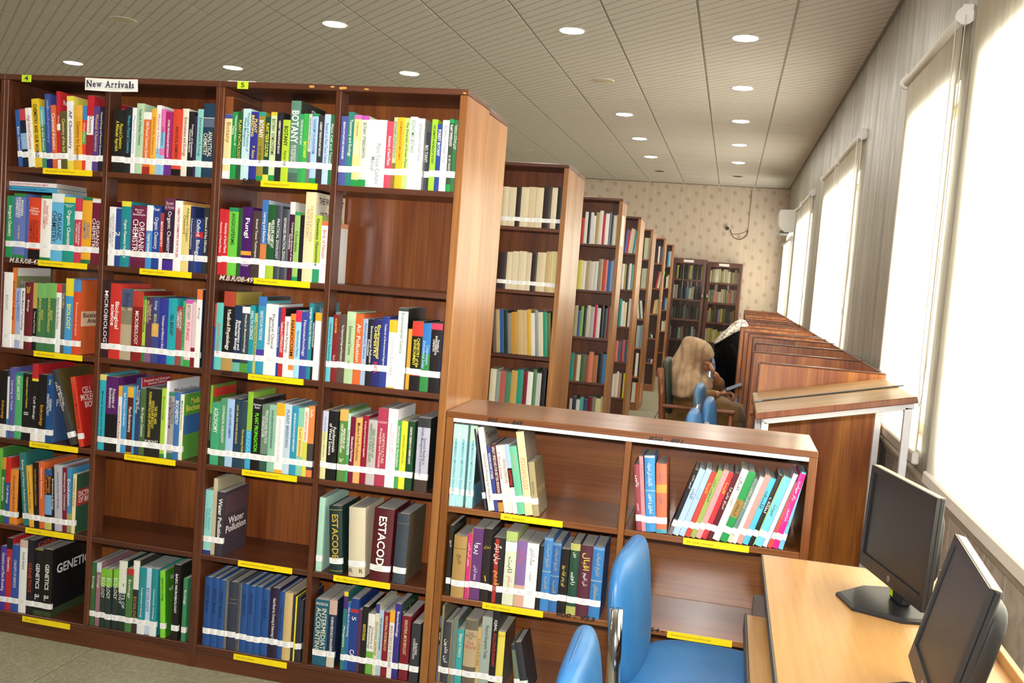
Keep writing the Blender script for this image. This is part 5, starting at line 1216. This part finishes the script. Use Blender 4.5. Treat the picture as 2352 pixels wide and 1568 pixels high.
# ================================================================ people
def skin_body(name, pts, edges, mat, parent, root=0, sub=2):
    me = bpy.data.meshes.new(name); me.from_pydata([p[:3] for p in pts], edges, []); me.update(); me.materials.append(mat)
    o = link(name, me, parent); md = o.modifiers.new('Skin', 'SKIN'); md.use_smooth_shade = True
    if not me.skin_vertices: me.skin_vertices.new()
    for i, p in enumerate(pts):
        r = p[3]; me.skin_vertices[0].data[i].radius = (r, r) if not isinstance(r, tuple) else r
    for i in range(len(pts)): me.skin_vertices[0].data[i].use_root = (i == root)
    s = o.modifiers.new('Subdivision', 'SUBSURF'); s.levels = sub; s.render_levels = sub; return o
def cloth(name, a, b, scale=14.0):
    m, nt, bs = newmat(name); n = noise(nt, position(nt), scale, 4.0, .6, .5); nt.links.new(ramp(nt, n, [(.32, lin(a)), (.68, lin(b))]), bs.inputs['Base Color']); bs.inputs['Roughness'].default_value = .85
    bs.inputs['Sheen Weight'].default_value = .15; bump(nt, bs, n, .35, .01); return m
SKIN = flat('b07a58', .5); HIJAB = cloth('beige_hijab', 'a08060', 'c2a27c', 9.0)
_nt = HIJAB.node_tree; _w = node(_nt, 'ShaderNodeTexWave'); _w.inputs['Scale'].default_value = 5.0; _w.inputs['Distortion'].default_value = 5.0; _w.inputs['Detail'].default_value = 2.0
_nt.links.new(position(_nt, (1.0, .6, -.7)), _w.inputs['Vector']); bump(_nt, _nt.nodes['Principled BSDF'], _w.outputs['Color'], .55, .03)
TUNIC = cloth('brown_tunic', '6e4f24', '86632f'); BLACKC = cloth('black_abaya', '050506', '0b0b0d'); BLACKC.node_tree.nodes['Principled BSDF'].inputs['Sheen Weight'].default_value = 0; BLACKC.node_tree.nodes['Principled BSDF'].inputs['Specular IOR Level'].default_value = .1
def ring(c, rx, ry, n=24, tilt=0.0, fold=0.0, ph=0.0):
    out = []
    for i in range(n):
        a = 2*math.pi*i/n; k = 1+fold*math.sin(a*7+ph); x, y = rx*math.cos(a)*k, ry*math.sin(a)*k
        out.append(Vector((c[0]+x*math.cos(tilt), c[1]+y, c[2]+x*math.sin(tilt))))
    return out
def hand(name, parent, origin, fwd, side, up, curl, mat, s=1.0):
    """palm, four unequal fingers with knuckle bends, thumb leaving the side of the palm"""
    F_, S_, U_ = Vector(fwd).normalized(), Vector(side).normalized(), Vector(up).normalized(); O = Vector(origin); V, Fs = [], []
    def add(v, f):
        n = len(V); V.extend(v); Fs.extend([[i+n for i in q] for q in f])
    v, f = superell(.045*s, .04*s, .014*s, .6, .6, 16, 10, lambda p: O + F_*(p.x+.045*s) + S_*p.y + U_*p.z); add(v, f)
    for i, (off, ln) in enumerate(((-.029, .068), (-.01, .078), (.01, .073), (.028, .057))):
        p = O + F_*.085*s + S_*off*s; pts = [p - F_*.012*s, p]; d = F_.copy(); ang = 0
        for seg in (.42, .32, .26):
            ang += curl; d = F_*math.cos(ang) - U_*math.sin(ang); p = p + d*ln*seg*s; pts.append(p)
        add(*tubegeo(pts, [.0092*s, .0092*s, .0085*s, .0078*s, .0062*s], 8))
    p = O + F_*.03*s - S_*.036*s; pts = [p, p + (F_*.5-S_*.75)*.03*s, p + (F_*.85-S_*.75-U_*curl*.5)*.048*s, p + (F_*1.25-S_*.6-U_*curl)*.058*s]
    add(*tubegeo(pts, [.012*s, .011*s, .0095*s, .007*s], 8))
    return link(name, mesh(name, V, Fs, mat, True), parent)
PY = 4.1
def px(u, v, y=PY): q = at(u, v, 'y', y); return Vector((q.x, q.y, q.z))
# armchair of the first reader
t = thing('wooden_armchair', 'brown wooden armchair with dark green cushions under reader', 'chair', (.72, PY, 0)); GREEN = flat('2c3a2e', .5)
for s in (-1, 1):
    y = s*.25
    tube('leg', [(-.235, y, 0), (-.225, y, .45), (-.245, y, .70), (-.27, y, .90)], .024, WOOD_CHAIR, t, 8); tube('leg', [(.25, y, 0), (.25, y, .62)], .02, WOOD_CHAIR, t, 8)
    box('arm_rest', -.24, .28, y-.03, y+.03, .62, .645, WOOD_CHAIR, t, .008); box('side_rail', -.22, .24, y-.012, y+.012, .36, .42, WOOD_CHAIR, t)
v, f = superell(.27, .235, .045, .4, .4, 20, 10, lambda p: p + Vector((.02, 0, .435))); link('seat_cushion', mesh('seat_cushion', v, f, GREEN, True), t)
v, f = superell(.035, .235, .2, .4, .45, 20, 12, lambda p: Vector((p.x-.215-.12*p.z, p.y, p.z+.76))); link('back_cushion', mesh('back_cushion', v, f, GREEN, True), t)
# first reader: body, tunic, hijab, hands
O = Vector((.62, PY, .47)); t = thing('person', 'seated reader in beige hijab and brown sleeves holding a phone', 'person', O)
def q(u, v, y=PY, r=.05): p = px(u, v, y)-O; return (p.x, p.y, p.z, r)
body = [(0, 0, .08, .13), (-.02, 0, .22, (.14, .11)), (-.02, 0, .34, (.14, .10)), (.02, 0, .43, .05), q(1596, 832, PY, .05), q(1600, 806, PY, .09),
    q(1576, 866, PY-.125, .045), q(1590, 909, PY-.2, .042), q(1628, 909, PY-.21, .034), q(1656, 904, PY-.2, .026),
    q(1576, 866, PY+.125, .045), q(1655, 892, PY+.12, .042), q(1648, 872, PY+.03, .032), q(1640, 856, PY-.04, .024),
    (.12, -.1, .07, .085), (.40, -.11, .06, .065), (.38, -.11, -.2, .05), (.38, -.11, -.42, .036), (.48, -.11, -.445, .03),
    (.12, .1, .07, .085), (.40, .11, .06, .065), (.38, .11, -.2, .05), (.38, .11, -.42, .036), (.48, .11, -.445, .03)]
ed = [(0, 1), (1, 2), (2, 3), (3, 4), (4, 5), (2, 6), (6, 7), (7, 8), (8, 9), (2, 10), (10, 11), (11, 12), (12, 13), (0, 14), (14, 15), (15, 16), (16, 17), (17, 18), (0, 19), (19, 20), (20, 21), (21, 22), (22, 23)]
skin_body('body', body, ed, SKIN, t)
fat = lambda r, d: tuple(x+d for x in r) if isinstance(r, tuple) else r+d
tun = [(p[0], p[1], p[2], fat(p[3], .012)) for p in body]; tun = [tun[i] for i in (0, 1, 2, 3, 6, 7, 8, 10, 11, 12, 14, 15, 16, 17, 19, 20, 21, 22)]
a8, a9 = body[8], body[9]; tun.append((a8[0]*.2+a9[0]*.8, a8[1]*.2+a9[1]*.8, a8[2]*.2+a9[2]*.8, .04))
skin_body('tunic', tun, [(6, 18), (0, 1), (1, 2), (2, 3), (2, 4), (4, 5), (5, 6), (2, 7), (7, 8), (8, 9), (0, 10), (10, 11), (11, 12), (12, 13), (0, 14), (14, 15), (15, 16), (16, 17)], TUNIC, t)
R_ = [ring(c, rx, ry, 28, 0, fo, z_) for c, rx, ry, fo, z_ in (((.10, 0, .24), .18, .16, .01, 0), ((.15, 0, .19), .28, .22, .02, .5), ((.17, 0, .08), .30, .24, .03, 1), ((.18, 0, -.15), .27, .24, .05, 1.4), ((.18, 0, -.44), .28, .25, .07, 2))]
v, f = loft(R_); link('skirt', mesh('skirt', v, f, TUNIC, True), t)
R_ = []
for v, ul, ur, dp, fo in ((772, 1580, 1592, .03, 0), (776, 1571, 1612, .065, 0), (785, 1566, 1629, .10, .004), (796, 1562, 1637, .12, .008), (808, 1556, 1642, .126, .012), (819, 1549, 1641, .126, .014), (828, 1543, 1626, .126, .014), (838, 1536, 1617, .135, .016), (847, 1532, 1617, .165, .02), (857, 1531, 1627, .205, .024), (868, 1532, 1635, .235, .026), (880, 1533, 1639, .255, .03), (890, 1535, 1637, .265, .034), (900, 1537, 1618, .27, .038), (908, 1540, 1594, .265, .04)):
    a, b = px(ul, v)-O, px(ur, v)-O; R_.append(ring((a+b)/2, (b-a).length/2, dp, 36, 0, fo, v*.09))
v, f = loft(R_); hj = link('hijab', mesh('hijab', v, f, HIJAB, True), t); sb = hj.modifiers.new('Subdivision', 'SUBSURF'); sb.levels = 1; sb.render_levels = 1
# face below the hem of the hijab: brow, eyes, nose, mouth
v, f = superell(.055, .06, .075, .9, .9, 20, 16, lambda p: (px(1619, 828, PY-.004)-O) + Vector((p.x, p.y, p.z - p.x*.35))); fc = link('face', mesh('face', v, f, SKIN, True), t)
fo = px(1633, 832, PY-.01)-O
v, f = superell(.018, .012, .018, .9, .9, 12, 8, lambda p: p + fo + Vector((.008, 0, -.008))); link('nose', mesh('nose', v, f, SKIN, True), fc)
for s in (-1, 1):
    v, f = superell(.008, .014, .007, .9, .9, 10, 6, lambda p: p + fo + Vector((.0, s*.026, .012))); link('eye', mesh('eye', v, f, flat('2a1a14', .4), True), fc)
    v, f = superell(.006, .018, .004, .9, .9, 10, 6, lambda p: p + fo + Vector((.002, s*.026, .024))); link('eyebrow', mesh('eyebrow', v, f, flat('20140f', .8), True), fc)
v, f = superell(.007, .018, .006, .9, .9, 10, 6, lambda p: p + fo + Vector((-.008, 0, -.034))); link('mouth', mesh('mouth', v, f, flat('8a4a40', .5), True), fc)
wr = Vector(body[9][:3]); hand('hand', t, wr - Vector((.01, 0, 0)), (.95, .1, .12), (0, -1, .3), (0, .3, 1), .75, SKIN, .95)
wl_ = Vector(body[13][:3]); hand('hand', t, wl_, (-.5, -.12, .8), (0, -1, -.2), (.8, -.1, .5), .55, SKIN, .95)
ph = thing('smartphone', 'dark smartphone held in the hand of reader in beige', 'phone', px(1685, 893, PY-.21)); v, f = boxgeo(-.06, .06, -.033, .033, -.004, .004, .002)
po = link('phone_body', mesh('phone_body', v, f, flat('22242c', .4)), ph, (0, 0, .012), (0.25, -.45, 0)); link('phone_screen', mesh('phone_screen', [(-.055, -.03, .0045), (.055, -.03, .0045), (.055, .03, .0045), (-.055, .03, .0045)], [(0, 1, 2, 3)], flat('4a5064', .45)), po)
pe = thing('pen', 'dark pen tucked beside the phone', 'pen', px(1665, 887, PY-.2)); tube('pen_body', [(-.02, 0, .045), (.012, 0, -.03)], .004, flat('24264a', .3), pe, 8)
# second reader, further along the carrels
P2 = 6.6; O2 = Vector((.86, P2, .46)); t = thing('person', 'reader in black bent over carrel, white patterned headscarf', 'person', O2)
def q2(u, v, y=P2, r=.05): p = px(u, v, y)-O2; return (p.x, p.y, p.z, r)
body = [(-.02, 0, .1, .14), (.0, 0, .28, (.16, .12)), (.05, 0, .46, (.17, .11)), (.1, 0, .55, .055), q2(1700, 776, P2, .055), q2(1714, 768, P2, .085),
    (.07, -.19, .45, .055), (.16, -.24, .24, .045), (.30, -.18, .29, .034), (.40, -.14, .31, .026), (.07, .19, .45, .055), (.16, .24, .24, .045), (.30, .18, .29, .034), (.40, .14, .31, .026),
    (.14, -.1, .08, .085), (.36, -.11, .06, .065), (.35, -.11, -.2, .05), (.35, -.11, -.41, .036), (.45, -.11, -.435, .03), (.14, .1, .08, .085), (.36, .11, .06, .065), (.35, .11, -.2, .05), (.35, .11, -.41, .036), (.45, .11, -.435, .03)]
ed = [(0, 1), (1, 2), (2, 3), (3, 4), (4, 5), (2, 6), (6, 7), (7, 8), (8, 9), (2, 10), (10, 11), (11, 12), (12, 13), (0, 14), (14, 15), (15, 16), (16, 17), (17, 18), (0, 19), (19, 20), (20, 21), (21, 22), (22, 23)]
skin_body('body', body, ed, SKIN, t)
tun = [(p[0], p[1], p[2], fat(p[3], .02)) for p in body]; tun = [tun[i] for i in (0, 1, 2, 3, 6, 7, 8, 10, 11, 12, 14, 15, 16, 17, 19, 20, 21, 22)]
skin_body('black_coat', tun, [(0, 1), (1, 2), (2, 3), (2, 4), (4, 5), (5, 6), (2, 7), (7, 8), (8, 9), (0, 10), (10, 11), (11, 12), (12, 13), (0, 14), (14, 15), (15, 16), (16, 17)], BLACKC, t)
SCARF, nt, bs = newmat('patterned_scarf'); vo = node(nt, 'ShaderNodeTexVoronoi'); vo.inputs['Scale'].default_value = 45.0; nt.links.new(position(nt), vo.inputs['Vector'])
nt.links.new(ramp(nt, vo.outputs['Distance'], [(.25, lin('ece8e0')), (.5, lin('d8d0c4')), (.75, lin('6a6058')), (.9, lin('c09a80'))]), bs.inputs['Base Color']); bs.inputs['Roughness'].default_value = .8
R_ = []
for u, v, hw, dp in ((1716, 741, 6, .05), (1708, 743, 12, .10), (1697, 748, 12, .125), (1686, 754, 11, .15), (1674, 763, 9, .17), (1662, 772, 8, .19), (1651, 781, 6, .18), (1641, 788, 3, .15)):
    c = px(u, v, P2)-O2; R_.append(ring(c, hw/227.0, dp, 28, -.93, .05, v*.2))
v, f = loft(R_); link('headscarf', mesh('headscarf', v, f, SCARF, True), t)
R_ = []
for v, ul, ur, dp in ((757, 1688, 1712, .06), (765, 1672, 1716, .12), (776, 1655, 1720, .18), (790, 1641, 1722, .21), (810, 1640, 1722, .23), (832, 1648, 1722, .23), (855, 1657, 1720, .23), (880, 1660, 1715, .22)):
    a, b = px(ul, v, P2)-O2, px(ur, v, P2)-O2; R_.append(ring((a+b)/2, (b-a).length/2, dp, 28, 0, .02, v*.1))
v, f = loft(R_); link('black_shawl', mesh('black_shawl', v, f, BLACKC, True), t)
hand('hand', t, Vector(body[9][:3]), (1, .2, 0), (0, -1, 0), (0, 0, 1), .3, SKIN); hand('hand', t, Vector(body[13][:3]), (1, -.2, 0), (0, -1, 0), (0, 0, 1), .3, SKIN)
# chair under the second reader
t = thing('wooden_armchair', 'wooden armchair with green cushions under the reader in black', 'chair', (.86, P2, 0))
for s in (-1, 1):
    y = s*.25
    tube('leg', [(-.235, y, 0), (-.225, y, .45), (-.27, y, .86)], .024, WOOD_CHAIR, t, 8); tube('leg', [(.19, y, 0), (.19, y, .40)], .02, WOOD_CHAIR, t, 8)
    box('side_rail', -.22, .18, y-.012, y+.012, .36, .42, WOOD_CHAIR, t)
v, f = superell(.23, .235, .045, .4, .4, 20, 10, lambda p: p + Vector((-.01, 0, .42))); link('seat_cushion', mesh('seat_cushion', v, f, GREEN, True), t)
v, f = superell(.035, .235, .18, .4, .45, 20, 12, lambda p: Vector((p.x-.235-.12*p.z, p.y, p.z+.72))); link('back_cushion', mesh('back_cushion', v, f, GREEN, True), t)
build_texts()
